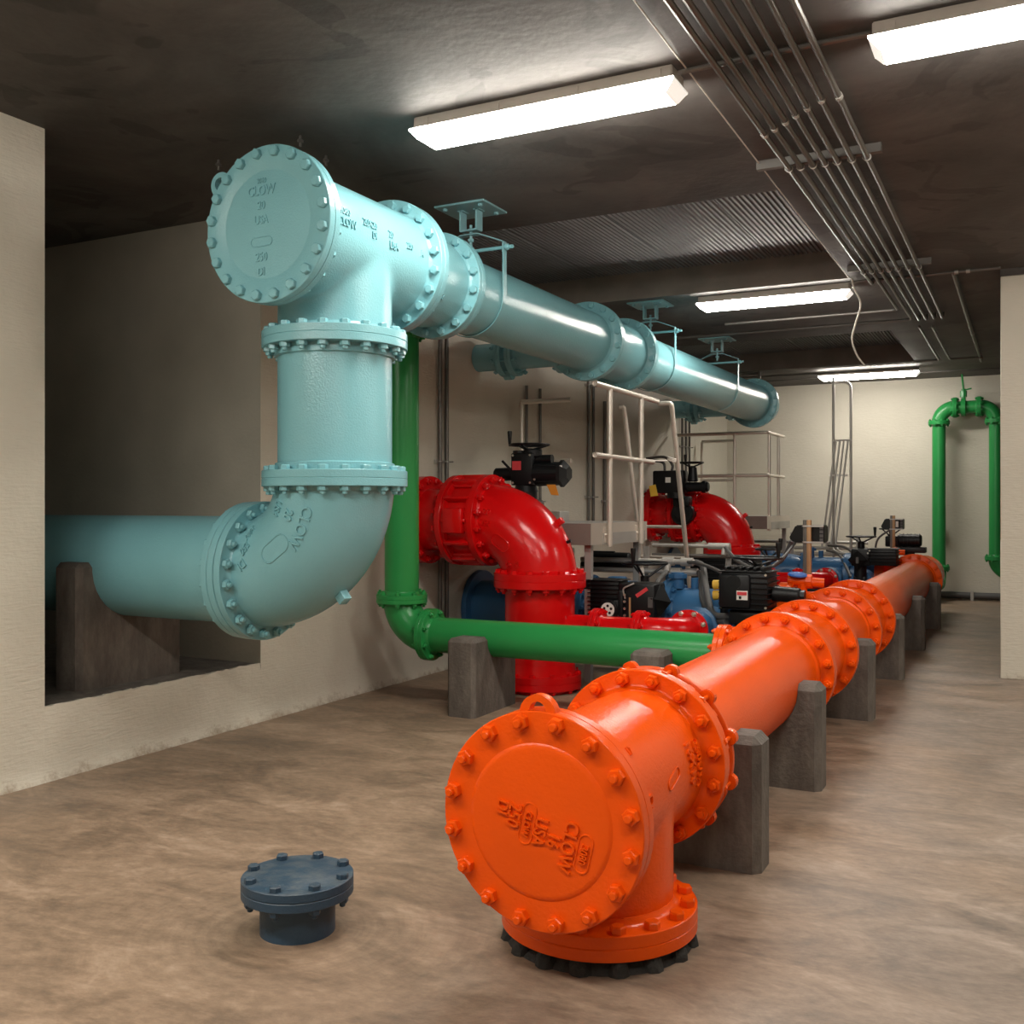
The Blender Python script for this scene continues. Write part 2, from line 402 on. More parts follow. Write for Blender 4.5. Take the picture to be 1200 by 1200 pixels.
S20 = dict(R=.3493, t=.0385, rp=.2743, bc=.3175, n=20, af=.043)
S16 = dict(R=.2985, t=.0365, rp=.2210, bc=.2700, n=16, af=.041)
S8 = dict(R=.1715, t=.0286, rp=.1150, bc=.1492, n=8, af=.032)
S6 = dict(R=.1397, t=.0254, rp=.0876, bc=.1207, n=8, af=.030)

# ---------------------------------------------------------------- room
def quad(bm, a, b, c, d): bm.faces.new([bm.verts.new(V(p)) for p in (a, b, c, d)])
XR, YN = 3.6, -3.2
bm = BM(); quad(bm, (-4.5, YN, 0), (XR, YN, 0), (XR, YB+.1, 0), (-4.5, YB+.1, 0)); struct('floor', bm, 'floor', 'brown trowelled concrete floor')

O1, O2, SILL = 3.24, 4.75, .362        # opening in the left wall
bm = BM()
def wall_panel(bm, y0, y1, z0, z1, x=XW, foot=True):
    """slightly uneven plaster with a flared foot"""
    ny = max(2, int((y1-y0)/.12)); nz = max(2, int((z1-z0)/.12)); g = []
    zs = [z0+(z1-z0)*k/nz for k in range(nz+1)]
    if foot and z0 == 0: zs = [0, .02, .05, .09]+[z for z in zs if z > .11]
    for z in zs:
        row = []
        for i in range(ny+1):
            y = y0+(y1-y0)*i/ny
            off = .006*mnoise.noise(V((y*1.7, z*1.7, 3)))
            if z < .1: off += .022*(1-z/.1)**2+.008*mnoise.noise(V((y*6, z*9, 9)))*(1-z/.1)
            if (i in (0, ny) and z > .15) or z == zs[-1]: off = 0
            row.append(bm.verts.new((x+off, y, z)))
        g.append(row)
    for a, b in zip(g, g[1:]):
        for i in range(ny): bm.faces.new((a[i], a[i+1], b[i+1], b[i]))
wall_panel(bm, YN, O1, 0, CEIL); wall_panel(bm, O2, YB, 0, CEIL)
# panel under the opening, its top edge chipped and ragged
ny = 90; rows = []
for k, z in enumerate([0, .02, .05, .09, .2, .31, None]):
    row = []
    for i in range(ny+1):
        y = O1+(O2-O1)*i/ny
        if z is None:
            zz = SILL-.008+.012*mnoise.noise(V((y*8, 1, 0)))+.009*mnoise.noise(V((y*27, 2, 0))); off = -.004
        else:
            zz = z; off = (0 if i in (0, ny) and z > .15 else 1)*.006*mnoise.noise(V((y*1.7, z*1.7, 3)))
            if z < .1: off += .022*(1-z/.1)**2+.008*mnoise.noise(V((y*6, z*9, 9)))*(1-z/.1)
        row.append(bm.verts.new((XW+off, y, zz)))
    rows.append(row)
back = [bm.verts.new((XW-.05-.02*abs(mnoise.noise(V((v.co.y*12, 5, 0)))), v.co.y, SILL-.014)) for v in rows[-1]]
rows.append(back)
for a, b in zip(rows, rows[1:]):
    for i in range(ny): bm.faces.new((a[i], a[i+1], b[i+1], b[i]))
struct('wall_left', bm, 'wall', 'off-white left wall with the pipe opening')
# chamber beyond the opening
bm = BM(); XC = -7.2
quad(bm, (XW, O2, SILL-.02), (XC, O2, SILL-.02), (XC, O2, CEIL), (XW, O2, CEIL))
quad(bm, (XW, O1, SILL-.02), (XC, O1, SILL-.02), (XC, O1, CEIL), (XW, O1, CEIL))
quad(bm, (XC, O1, SILL-.02), (XC, O2, SILL-.02), (XC, O2, CEIL), (XC, O1, CEIL))
struct('wall_chamber', bm, 'chamber', 'unlit walls of the chamber behind the opening')
bm = BM(); quad(bm, (XC, O1, SILL-.012), (XW-.03, O1, SILL-.012), (XW-.03, O2, SILL-.012), (XC, O2, SILL-.012))
struct('floor_chamber', bm, 'saddle', 'raised concrete sill floor in the opening')
bm = BM(); quad(bm, (XW-.1, YB, 0), (XR, YB, 0), (XR, YB, CEIL), (XW-.1, YB, CEIL)); struct('wall_back', bm, 'wall', 'off-white far wall')
bm = BM(); quad(bm, (XR, YN, 0), (XR, YB, 0), (XR, YB, CEIL), (XR, YN, CEIL)); struct('wall_right', bm, 'wall')
bm = BM(); quad(bm, (XW-.1, YN, 0), (XR, YN, 0), (XR, YN, CEIL), (XW-.1, YN, CEIL)); struct('wall_front', bm, 'wall')
# wall return that closes the aisle on the right, with a faint pour line
bm = BM()
for k in range(2):
    z0, z1 = ((0, 1.06), (1.064, 3.05))[k]
    box(bm, (-.205, 8.49, z0), (XR, 8.8, z1), bev=.004, seg=1)
box(bm, (-.2035, 8.4915, 1.05), (XR, 8.79, 1.07))
struct('wall_pier', bm, 'wall', 'off-white wall end on the right')
bm = BM(); box(bm, (-.205, 8.485, 3.05), (XR, 8.82, CEIL)); struct('trim_1', bm, 'ceil', 'concrete strip above the wall end')

# ceiling with two coffers, lined with ribbed steel deck
COF = [(-4.17, -1.28, 5.78, 8.27), (-4.17, -1.28, 10.95, 13.42)]; CH = .225
bm = BM()
def cq(x0, x1, y0, y1):
    n = max(1, int((x1-x0)/.5)); k = max(1, int((y1-y0)/.5))
    for i in range(n):
        for j in range(k):
            xa, xb = x0+(x1-x0)*i/n, x0+(x1-x0)*(i+1)/n; ya, yb = y0+(y1-y0)*j/k, y0+(y1-y0)*(j+1)/k
            quad(bm, (xa, ya, CEIL), (xb, ya, CEIL), (xb, yb, CEIL), (xa, yb, CEIL))
cq(XC, XR, YN, COF[0][2]); cq(-1.28, XR, COF[0][2], YB+.1); cq(-4.3, -1.28, COF[0][3], COF[1][2]); cq(-4.3, -1.28, COF[1][3], YB+.1)
for x0, x1, y0, y1 in COF:
    z0, z1 = CEIL, CEIL+CH+.05
    quad(bm, (x0, y0, z0), (x1, y0, z0), (x1, y0, z1), (x0, y0, z1)); 
    quad(bm, (x1, y0, z0), (x1, y1, z0), (x1, y1, z1), (x1, y0, z1)); quad(bm, (x0, y0, z0), (x0, y1, z0), (x0, y1, z1), (x0, y0, z1))
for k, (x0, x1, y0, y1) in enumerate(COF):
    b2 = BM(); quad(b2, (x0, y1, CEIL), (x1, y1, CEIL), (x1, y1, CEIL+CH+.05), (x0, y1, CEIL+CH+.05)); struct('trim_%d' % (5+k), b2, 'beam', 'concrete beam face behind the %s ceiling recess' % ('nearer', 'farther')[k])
bmesh.ops.remove_doubles(bm, verts=bm.verts, dist=1e-4)
ceiling = struct('ceiling', bm, 'ceil', 'dark raw concrete ceiling with two deck-lined recesses')
for ci, (x0, x1, y0, y1) in enumerate(COF):
    bm = BM(); p = .036; x = x0; a = []; z = CEIL+CH; k = 0
    while x < x1-p*.5:
        for dx, dz in ((0, 0), (.35, 0), (.5, .014), (.85, .014)): a.append((x+p*dx, z+dz))
        x += p; k += 1
        if k % 21 == 0: a += [(x, z+.045), (x+.016, z+.045)]; x += .016
    r0 = [bm.verts.new((px, y0, pz)) for px, pz in a]; r1 = [bm.verts.new((px, y1, pz)) for px, pz in a]
    for i in range(len(a)-1): bm.faces.new((r0[i], r0[i+1], r1[i+1], r1[i]))
    struct('trim_%d' % (ci+2), bm, 'deck', 'ribbed steel deck in the %s ceiling recess' % ('nearer', 'farther')[ci], sharp=.3)
# downstand along the far wall
bm = BM(); box(bm, (-4.2, 14.55, CEIL-.012), (XR, 14.6, CEIL+.02)); struct('trim_4', bm, 'ceil')

# ---------------------------------------------------------------- lamps
def lamp(x0, x1, y, label, latch=True):
    t = thing('ceiling_light', label, 'light', ((x0+x1)/2, y, CEIL), 'fluorescent ceiling lights')
    bm = BM(); prism(bm, [(-.075, 0), (.075, 0), (.082, -.062), (-.082, -.062)], frame((x0+.012, y, CEIL), (1, 0, 0), (0, 1, 0)), x1-x0-.024, .004)
    part('housing', bm, 'housing', t)
    # lens: flared lip, then a shallow tray
    bm = BM(); ring = []
    for z, e, w in ((-.058, .0, .096), (-.067, .0, .096), (-.073, .006, .089), (-.104, .034, .078), (-.110, .044, .068)):
        ring.append([bm.verts.new((px, py, CEIL+z)) for px, py in ((x0+e, y-w), (x1-e, y-w), (x1-e, y+w), (x0+e, y+w))])
    for a, b in zip(ring, ring[1:]):
        for i in range(4): bm.faces.new((a[i], a[(i+1) % 4], b[(i+1) % 4], b[i]))
    bm.faces.new(ring[-1]); bm.faces.new(ring[0][::-1])
    o = part('lens', bm, ['lens', 'lens_end'], t, sharp=.2)
    for f in o.data.polygons:
        if abs(f.normal.x) > .4 or f.normal.z > .5 or f.area < .004: f.material_index = 1
    if latch:
        for k in (.06, .35, .65, .94):
            bm = BM(); xx = x0+(x1-x0)*k; box(bm, (xx-.018, y-.084, CEIL-.056), (xx+.018, y-.0765, CEIL-.014)); part('latch', bm, 'housing', t)
    return t
lamp(-2.545, -1.28, 4.0, 'lit fluorescent ceiling light in front of the nearer ribbed ceiling recess')
lamp(-.535, .73, 4.0, 'lit fluorescent ceiling light cut off by the upper right corner')
lamp(-2.555, -1.29, 8.5, 'lit fluorescent ceiling light behind the nearer recess, above the overhead pipe', False)
lamp(-2.54, -1.28, 14.0, 'lit fluorescent ceiling light nearest the far wall, smallest in view', False)
lamp(-2.545, -1.28, .6, 'fluorescent ceiling light on the left above the camera', False)
lamp(-4.0, -2.75, .6, 'added unseen fluorescent light brightening the left wall near the camera', False)  # extra fixture off the lamp rows, added to brighten the left wall
lamp(1.25, 2.52, 6.4, 'added unseen fluorescent light brightening the wall end on the right', False)  # extra fixture out of view, added to brighten the wall end
lamp(-.535, .73, .6, 'fluorescent ceiling light on the right above the camera', False)

# ---------------------------------------------------------------- aqua overhead pipeline
BX, BY, BZ = -3.005, 3.957, H+1.245
J1, J2 = H+.790, H+.127                      # flange joints on the drop
A20 = .457; YC = BY-A20                      # mating face of the end cap
root = thing('aqua_pipeline', 'light turquoise pipeline that drops from the ceiling and turns into the left wall', 'pipe', (BX, BY, .0))
ayp, axn, azp = V((0, 1, 0)), V((-1, 0, 0)), V((0, 0, 1))
def cap_face(o, size):
    """map text on a plate facing -Y; x right, y up"""
    def f(x, y, z, rot=0): return V((o[0]+x, o[1]-z, o[2]+y))
    return f
# end cap
bm = BM(); F = frame((BX, YC, BZ), (0, -1, 0)); R, t = S20['R'], S20['t']
lathe(bm, [(0, 0), (R-.003, 0), (R, .003), (R, t-.003), (R-.003, t), (.252, t), (.246, t-.004), (.236, t-.004), (0, t-.002)], F, 72)
cap = part('end_cap', bm, 'aqua', root)
yf = YC-t
bm = BM()
def lug(bm, ang, R, yf, cx, cz, wo, wi, th, stretch=1.0):
    F = frame((cx+math.sin(ang)*(R-.012), yf+.004, cz+math.cos(ang)*(R-.012)), (0, -1, 0), (math.cos(ang), 0, -math.sin(ang)))
    n = 24; ro, ri = [], []
    for i in range(n+1):
        a = PI*i/n; ro.append((wo*math.cos(a), wo*stretch*math.sin(a))); ri.append((wi*math.cos(a), .012+wi*stretch*math.sin(a)))
    vs = []
    for z in (0, -th):
        vs.append(([bm.verts.new(F @ V((x, y, z))) for x, y in ro], [bm.verts.new(F @ V((x, y, z))) for x, y in ri]))
    for i in range(n):
        for (o_, i_) in vs: bm.faces.new((o_[i], o_[i+1], i_[i+1], i_[i]))
        bm.faces.new((vs[0][0][i], vs[0][0][i+1], vs[1][0][i+1], vs[1][0][i])); bm.faces.new((vs[0][1][i], vs[0][1][i+1], vs[1][1][i+1], vs[1][1][i]))
    for k in (0, n): bm.faces.new((vs[0][0][k], vs[1][0][k], vs[1][1][k], vs[0][1][k]))
    bm.faces.new((vs[0][1][0], vs[0][1][n], vs[1][1][n], vs[1][1][0]))
lug(bm, math.radians(-52), R, yf, BX, BZ, .060, .030, .03, 1.1); part('lifting_lug', bm, 'aqua', cap)
words(cap, 'aqua', [(s, sz, lambda a, b, c, x=x, y=y: V((BX+x+a, yf+.002-c, BZ+y+b))) for s, sz, x, y in (('3080', .032, -.03, .195), ('CLOW', .062, -.03, .150), ('20', .052, -.03, .085), ('USA', .052, -.03, .02), ('250', .055, -.03, -.145), ('DI', .05, -.03, -.21))], .005)
bm = BM(); pill(bm, .12, .04, lambda a, b, c: V((BX+a, yf+.002-c, BZ+b)), at=(-.03, -.075)); part('cast_badge', bm, 'aqua', cap)
bolts(cap, root, (S20['af'], 2*t, 'nh'), 'aqua', (BX, YC, BZ), (0, -1, 0) if False else (0, 1, 0), S20['bc'], 20)
# tee
bm = fillet_union([((BX, YC+.01, BZ), (BX, BY+A20-.01, BZ), S20['rp']+.012), ((BX, BY, BZ), (BX, BY, J1+.01), S20['rp'])], .013, 22)
flange(bm, (BX, YC, BZ), (0, -1, 0), S20['R'], t, S20['rp']+.008, 72); flange(bm, (BX, BY+A20, BZ), ayp, S20['R'], t, S20['rp']+.008, 72); flange(bm, (BX, BY, J1), -azp, S20['R'], t, S20['rp'], 72)
tee = part('tee', bm, 'aqua', root)
bm = BM(); rt = S20['rp']+.012
def on_run(y0, ang0):
    return lambda x, y, z: V((BX+(rt+z)*math.cos(ang0+y/rt), y0+x, BZ+(rt+z)*math.sin(ang0+y/rt)))
bm.free(); words(tee, 'aqua', [(s, sz, on_run(BY+yy, an)) for s, yy, an, sz in (('3080', -.30, .24, .05), ('CLOW', -.29, .06, .055), ('20X20', -.11, .20, .05), ('DI', -.08, .03, .045), ('20', .06, .17, .05), ('USA', .08, -.01, .05), ('250', .22, .10, .045), ('A', .33, .06, .05))], .007)
bolts(tee, root, (S20['af'], 2*t, 'hn'), 'aqua', (BX, BY, J1), azp, S20['bc'], 20)
# short drop spool
bm = BM(); lathe(bm, [(S20['rp']-.01, J2), (S20['rp'], J2), (S20['rp'], J1-t-.045), (S20['rp']+.014, J1-t-.04), (S20['rp']+.014, J1), (S20['rp']-.01, J1)], frame((BX, BY, 0), azp), 72)
flange(bm, (BX, BY, J1), azp, S20['R'], t, S20['rp'], 72, False); flange(bm, (BX, BY, J2), -azp, S20['R'], t, S20['rp'], 72, False)
lathe(bm, [(S20['rp'], J2+t), (S20['rp']+.012, J2+t), (S20['rp']+.012, J2+t+.035), (S20['rp'], J2+t+.04)], frame((BX, BY, 0), azp), 72)
drop = part('drop_spool', bm, 'aqua', root)
bolts(drop, root, (S20['af'], 2*t, 'hn'), 'aqua', (BX, BY, J2), azp, S20['bc'], 20)
# elbow
EC = V((BX-A20, BY, J2)); ZE = J2-A20; RE = A20
bm = BM(); elbow(bm, EC, (1, 0, 0), (0, 0, -1), RE, S20['rp']+.012, 64, 26)
flange(bm, (BX, BY, J2), azp, S20['R'], t, S20['rp']+.008, 72); flange(bm, (BX-A20, BY, ZE), axn, S20['R'], t, S20['rp']+.008, 72)
elb = part('elbow', bm, 'aqua', root)
def on_elbow(a0, q0, rot):
    """a: angle along the bend, q: lateral angle from the -Y side, outward positive"""
    rr = S20['rp']+.012; cr, sr = math.cos(rot), math.sin(rot)
    def f(x, y, z):
        X, Y = x*cr-y*sr, x*sr+y*cr
        q = q0+Y/rr; rad = RE+(rr+z)*math.sin(q); a = a0+X/RE
        d = V((math.cos(a), 0, -math.sin(a)))
        return EC+d*rad+V((0, -(rr+z)*math.cos(q), 0))
    return f
words(elb, 'aqua', [(s, sz, on_elbow(a, q, r)) for s, a, q, sz, r in (('CLOW', .46, .24, .075, 0), ('20', .40, -.06, .068, 0), ('USA', .42, -.36, .068, 0), ('3080', 1.10, -.62, .055, .5), ('250', 1.20, -.36, .062, .5), ('DI', 1.28, -.10, .062, .5))], .010)
bm = BM(); pill(bm, .17, .085, on_elbow(.80, .02, -.15), .004); part('cast_badge', bm, 'aqua', elb)
bm = BM(); dd = V((math.cos(PI/4+.06), 0, -math.sin(PI/4+.06))); p0 = EC+dd*(RE+S20['rp'])
box(bm, (-.025, -.025, 0), (.025, .025, .06), frame(p0, dd+V((0, -.12, 0)), (0, 1, .2)), bev=.004); part('plug', bm, 'aqua', elb)
bolts(elb, root, (S20['af'], 3*t+.012, 'nh'), 'aqua', (BX-A20-.018, BY, ZE), (1, 0, 0), S20['bc'], 20)
# buried run into the chamber, with a spacer ring
bm = BM(); cyl(bm, (BX-A20, BY, ZE), (-7.1, BY, ZE), S20['rp'], 72)
flange(bm, (BX-A20-.004, BY, ZE), -axn, S20['R'], t, S20['rp'], 72, False); flange(bm, (BX-A20-t-.008, BY, ZE), -axn, S20['R']-.002, t, S20['rp'], 72)
part('wall_run', bm, 'aqua', root)
# reducer
Y1 = BY+A20; Y2 = 4.90
bm = BM(); flange(bm, (BX, Y1, BZ), (0, -1, 0), S20['R'], t, S20['rp'], 72); flange(bm, (BX, Y2, BZ), ayp, S16['R'], S16['t'], S16['rp']+.01, 64)
lathe(bm, [(S20['rp']+.005, .03), (S20['rp']+.003, .10), (S16['rp']+.03, .36), (S16['rp']+.012, .45), (S16['rp']+.012, .48)], frame((BX, Y1, BZ), ayp), 72)
red = part('reducer', bm, 'aqua', root)
bm = BM(); text_into(bm, '20X16', .04, lambda x, y, z: V((BX+(.272+z)*math.cos(-.55+y/.27), Y1+.13+x, BZ+(.272+z)*math.sin(-.55+y/.27))), .006); part('lettering', bm, 'aqua', red)
bolts(red, root, (S20['af'], 2*t, 'nh'), 'aqua', (BX, Y1, BZ), ayp, S20['bc'], 20)
YT = 7.46; A16 = .381
bm = BM(); cyl(bm, (BX, Y2, BZ), (BX, YT-A16, BZ), S16['rp'], 64)
flange(bm, (BX, Y2, BZ), (0, -1, 0), S16['R'], S16['t'], S16['rp'], 64); flange(bm, (BX, YT-A16, BZ), ayp, S16['R'], S16['t'], S16['rp'], 64)
pp = part('pipe_section', bm, 'aqua', root)
bolts(pp, root, (S16['af'], .073, 'nh'), 'aqua', (BX, Y2, BZ), ayp, S16['bc'], 16)
bolts(pp, root, (S16['af'], .073, 'nh'), 'aqua', (BX, YT-A16, BZ), ayp, S16['bc'], 16)
YE = YT+5.2                                  # centre of far elbow
for yt, far in ((YT, False), (YE, True)):
    bm = BM(); parts_ = [((BX, yt-A16+.01, BZ), (BX, yt+(.0 if far else A16-.01), BZ), S16['rp']+.01), ((BX, yt, BZ), (BX-A16, yt, BZ), S8['rp']+.01)]
    bm = fillet_union(parts_, .013, 8)
    flange(bm, (BX, yt-A16, BZ), (0, -1, 0), S16['R'], S16['t'], S16['rp'], 64)
    if not far: flange(bm, (BX, yt+A16, BZ), ayp, S16['R'], S16['t'], S16['rp'], 64)
    flange(bm, (BX-A16, yt, BZ), axn, S8['R'], S8['t'], S8['rp'], 40)
    part('tee', bm, 'aqua', root)
    bm = BM(); x0 = BX-A16; cyl(bm, (x0, yt, BZ), (XW+.005, yt, BZ), S8['rp'], 40)
    flange(bm, (x0, yt, BZ), -axn, S8['R'], S8['t'], S8['rp'], 40)
    xv = x0-.42
    for xx, s in ((xv, -1), (xv, 1), (xv-.1, 1), (xv-.1, -1)): flange(bm, (xx, yt, BZ), (s, 0, 0), S8['R'], S8['t'], S8['rp'], 40)
    cyl(bm, (xv-.03, yt, BZ-.15), (xv-.10, yt, BZ-.15), .05, 16)
    br = part('branch_pipe', bm, 'aqua', root)
    bolts(br, root, (S8['af'], .20, 'nn'), 'aqua', (xv-.05, yt, BZ), axn, S8['bc'], 8)
    bolts(br, root, (S8['af'], .06, 'nn'), 'aqua', (x0, yt, BZ), axn, S8['bc'], 8)
bm = BM(); cyl(bm, (BX, YT+A16, BZ), (BX, YE-A16, BZ), S16['rp'], 64)
flange(bm, (BX, YT+A16, BZ), (0, -1, 0), S16['R'], S16['t'], S16['rp'], 64); flange(bm, (BX, YE-A16, BZ), ayp, S16['R'], S16['t'], S16['rp'], 64)
pp = part('pipe_section', bm, 'aqua', root)
bolts(pp, root, (S16['af'], .073, 'nh'), 'aqua', (BX, YT+A16, BZ), ayp, S16['bc'], 16)
bolts(pp, root, (S16['af'], .073, 'nh'), 'aqua', (BX, YE-A16, BZ), ayp, S16['bc'], 16)
rest_bolts(root)

# clevis hangers
def hanger(y, label):
    t = thing('pipe_hanger', label, 'hanger', (BX, y, CEIL), 'aqua clevis hangers of the overhead pipe')
    bm = BM(); box(bm, (BX-.17, y-.15, CEIL-.014), (BX+.17, y+.15, CEIL-.001), bev=.003, seg=1)
    for sx in (-.12, .12):
        for sy in (-.1, .1): hexprism(bm, frame((BX+sx, y+sy, CEIL-.014), (0, 0, -1)), 0, .014, .026)
    part('ceiling_plate', bm, 'aqua_dark', t)
    for s in (-1, 1):
        bm = BM(); x = BX+s*.055
        box(bm, (x-.006, y-.035, CEIL-.135), (x+.006, y+.035, CEIL-.014)); box(bm, (x-.02, y-.035, CEIL-.02), (x+.02, y+.035, CEIL-.014))
        part('bracket', bm, 'aqua_dark', t)
    bm = BM(); box(bm, (BX-.061, y-.03, CEIL-.141), (BX+.061, y+.03, CEIL-.131)); cyl(bm, (BX, y, CEIL-.10), (BX, y, CEIL-.235), .009, 12)
    for z in (-.125, -.185): hexprism(bm, frame((BX, y, CEIL+z), (0, 0, -1)), 0, .018, .034)
    part('hanger_bolt', bm, 'aqua_dark', t)
    zb = BZ+.285; rs = S16['rp']+.006; w = .03
    def strip(path, w=.025, th=.006):
        b2 = BM(); tops = []
        for i, p in enumerate(path):
            a, c = path[max(i-1, 0)], path[min(i+1, len(path)-1)]; d = (V(c)-V(a)).normalized(); nrm = V((d.z, 0, -d.x))
            tops.append([b2.verts.new(V(p)+nrm*th*q+V((0, w*s, 0))) for q, s in ((0, -1), (0, 1), (1, 1), (1, -1))])
        for a, c in zip(tops, tops[1:]):
            for k in range(4): b2.faces.new((a[k], a[(k+1) % 4], c[(k+1) % 4], c[k]))
        b2.faces.new(tops[0]); b2.faces.new(tops[-1][::-1]); return b2
    xo = rs+.004
    bm = strip([(BX-xo, y, zb-.03), (BX-xo, y, zb+.035), (BX-.06, y, CEIL-.158), (BX+.06, y, CEIL-.158), (BX+xo, y, zb+.035), (BX+xo, y, zb-.03)]); part('yoke', bm, 'aqua_dark', t, sharp=.3)
    pth = [(BX-rs, y, zb+.02)]+[(BX+rs*math.cos(PI+PI*i/28), y, BZ+rs*math.sin(PI+PI*i/28)) for i in range(29)]+[(BX+rs, y, zb+.02)]
    bm = strip(pth, .022, .005); part('strap', bm, 'aqua', t, sharp=.5)
    bm = BM(); cyl(bm, (BX-rs-.06, y, zb), (BX+rs+.06, y, zb), .011, 12)
    for s in (-1, 1):
        hexprism(bm, frame((BX+s*(xo+.008), y, zb), (s, 0, 0)), 0, .02, .034)
    part('cross_bolt', bm, 'aqua', t)
hanger(5.29, 'nearest aqua clevis hanger, beside the reducer of the overhead pipe')
hanger(8.52, 'middle aqua clevis hanger of the overhead pipe, left of the second light')
hanger(10.66, 'farthest aqua clevis hanger of the overhead pipe, near its far end flange')

# ---------------------------------------------------------------- orange pipeline
OX, OZ = -1.179, H-.855; OT = 2.49+A16
root = thing('orange_pipeline', 'thick orange pipeline running along the floor from its capped end to the far wall', 'pipe', (OX, OT, 0))
t16 = S16['t']; R16 = S16['R']
yf = 2.49-.040
bm = BM(); lathe(bm, [(0, 0), (R16-.003, 0), (R16, .003), (R16, .037), (R16-.003, .040), (.212, .040), (.205, .045), (.196, .046), (0, .047)], frame((OX, 2.49, OZ), (0, -1, 0)), 72)
cap = part('end_cap', bm, 'orange', root)
bm = BM(); lug(bm, math.radians(-2), R16, yf+.004, OX, OZ, .055, .024, .03, 1.0); part('lifting_lug', bm, 'orange', cap)
bm = BM(); yt_ = yf-.006; rot = math.radians(-103)
def capmap(px, pz):
    c, s = math.cos(rot), math.sin(rot)
    return lambda x, y, z: V((OX+px+x*c-y*s, yt_-z, OZ+pz+x*s+y*c))
bm.free(); words(cap, 'orange', [(s, sz, capmap(px, pz)) for s, sz, px, pz in (('3080', .032, .132, -.0645), ('CLOW', .056, .087, -.050), ('16', .050, .046, -.040), ('USA', .052, .005, -.022), ('CLOW', .028, -.033, -.007), ('250', .055, -.073, .0127), ('DI', .050, -.108, .030))], .0095)
bm = BM(); pill(bm, .105, .040, capmap(.132, -.0645), .003); part('cast_badge', bm, 'orange', cap); bm = BM(); pill(bm, .115, .040, capmap(-.033, -.007), .003); part('cast_badge', bm, 'orange', cap)
bolts(cap, root, (S16['af'], .0765, 'hn'), 'orange', (OX, 2.49-.0018, OZ), ayp, S16['bc'], 16)
bm = fillet_union([((OX, 2.50, OZ), (OX, OT+A16-.01, OZ), S16['rp']+.012), ((OX, OT, OZ), (OX, OT, OZ-A16+.01), S16['rp']+.006)], .011, 12)
flange(bm, (OX, 2.49, OZ), (0, -1, 0), R16, t16, S16['rp']+.01, 72); flange(bm, (OX, OT+A16, OZ), ayp, R16, t16, S16['rp']+.01, 72); flange(bm, (OX, OT, OZ-A16), -azp, R16, t16, S16['rp']+.006, 72)
tee = part('tee', bm, 'orange', root)
bm = BM(); ro = S16['rp']+.012
def on_orun(y0, a0, rot=0):
    c, s = math.cos(rot), math.sin(rot)
    return lambda x, y, z: V((OX+(ro+z)*math.cos(a0+(x*s+y*c)/ro), OT+y0+(x*c-y*s), OZ+(ro+z)*math.sin(a0+(x*s+y*c)/ro)))
bm.free(); words(tee, 'orange', [(s, sz, on_orun(yy, an, -PI/2 if s != '12' else 0)) for s, yy, an, sz in (('16X16', .205, .20, .062), ('250', .27, .30, .055), ('USA', .27, -.02, .05), ('DI', -.20, .10, .06), ('12', -.20, .75, .035))], .009)
bm = BM(); pill(bm, .11, .03, on_orun(.03, .16, .25), .003); part('cast_badge', bm, 'orange', tee)
bm = BM(); flange(bm, (OX, OT, OZ-A16), azp, R16, t16, S16['rp'], 72, False); cyl(bm, (OX, OT, OZ-A16-.01), (OX, OT, .004), S16['rp'], 48)
bf = part('base_flange', bm, 'orange', root)
bolts(bf, root, (S16['af'], .073, 'hx'), 'orange', (OX, OT, OZ-A16), azp, S16['bc'], 16)
# restrained joint behind the tee
Y1 = OT+A16
bm = BM(); flange(bm, (OX, Y1, OZ), (0, -1, 0), R16-.004, t16, S16['rp'], 72, False)
cyl(bm, (OX, Y1+.02, OZ), (OX, Y1+.13, OZ), S16['rp']+.026, 64)
lathe(bm, [(S16['rp'], .082), (R16-.012, .082), (R16-.006, .086), (R16-.006, .104), (R16-.014, .110), (S16['rp']+.02, .130), (S16['rp'], .15)], frame((OX, Y1, OZ), ayp), 72)
for i in range(12):
    a = 2*PI*(i+.5)/12; o_ = V((OX+math.cos(a)*(R16-.004), Y1+.078, OZ+math.sin(a)*(R16-.004)))
    prism(bm, [(-.03, -.030), (.002, -.026), (.016, -.016), (.020, 0), (.016, .016), (.002, .026), (-.03, .030)], frame(o_, ayp, (math.cos(a), 0, math.sin(a))), .036, .003)
gl = part('gland_ring', bm, 'orange', root)
bolts(gl, root, (S16['af']*.62, .10, 'nn'), 'orange', (OX, Y1+.064, OZ), ayp, R16-.008, 12)
bolts(gl, root, (S16['af'], .073, 'nn'), 'orange', (OX, Y1, OZ), ayp, S16['bc'], 16)
YG = 5.68; YV = 7.47; YV2 = YV+5.2
secs = [('pipe', Y1+.02, YG-A16), ('tee8', YG-A16, YG+A16), ('pipe', YG+A16, YV-A16), ('teeV', YV-A16, YV+A16), ('pipe', YV+A16, YV2-A16), ('teeE', YV2-A16, YV2)]
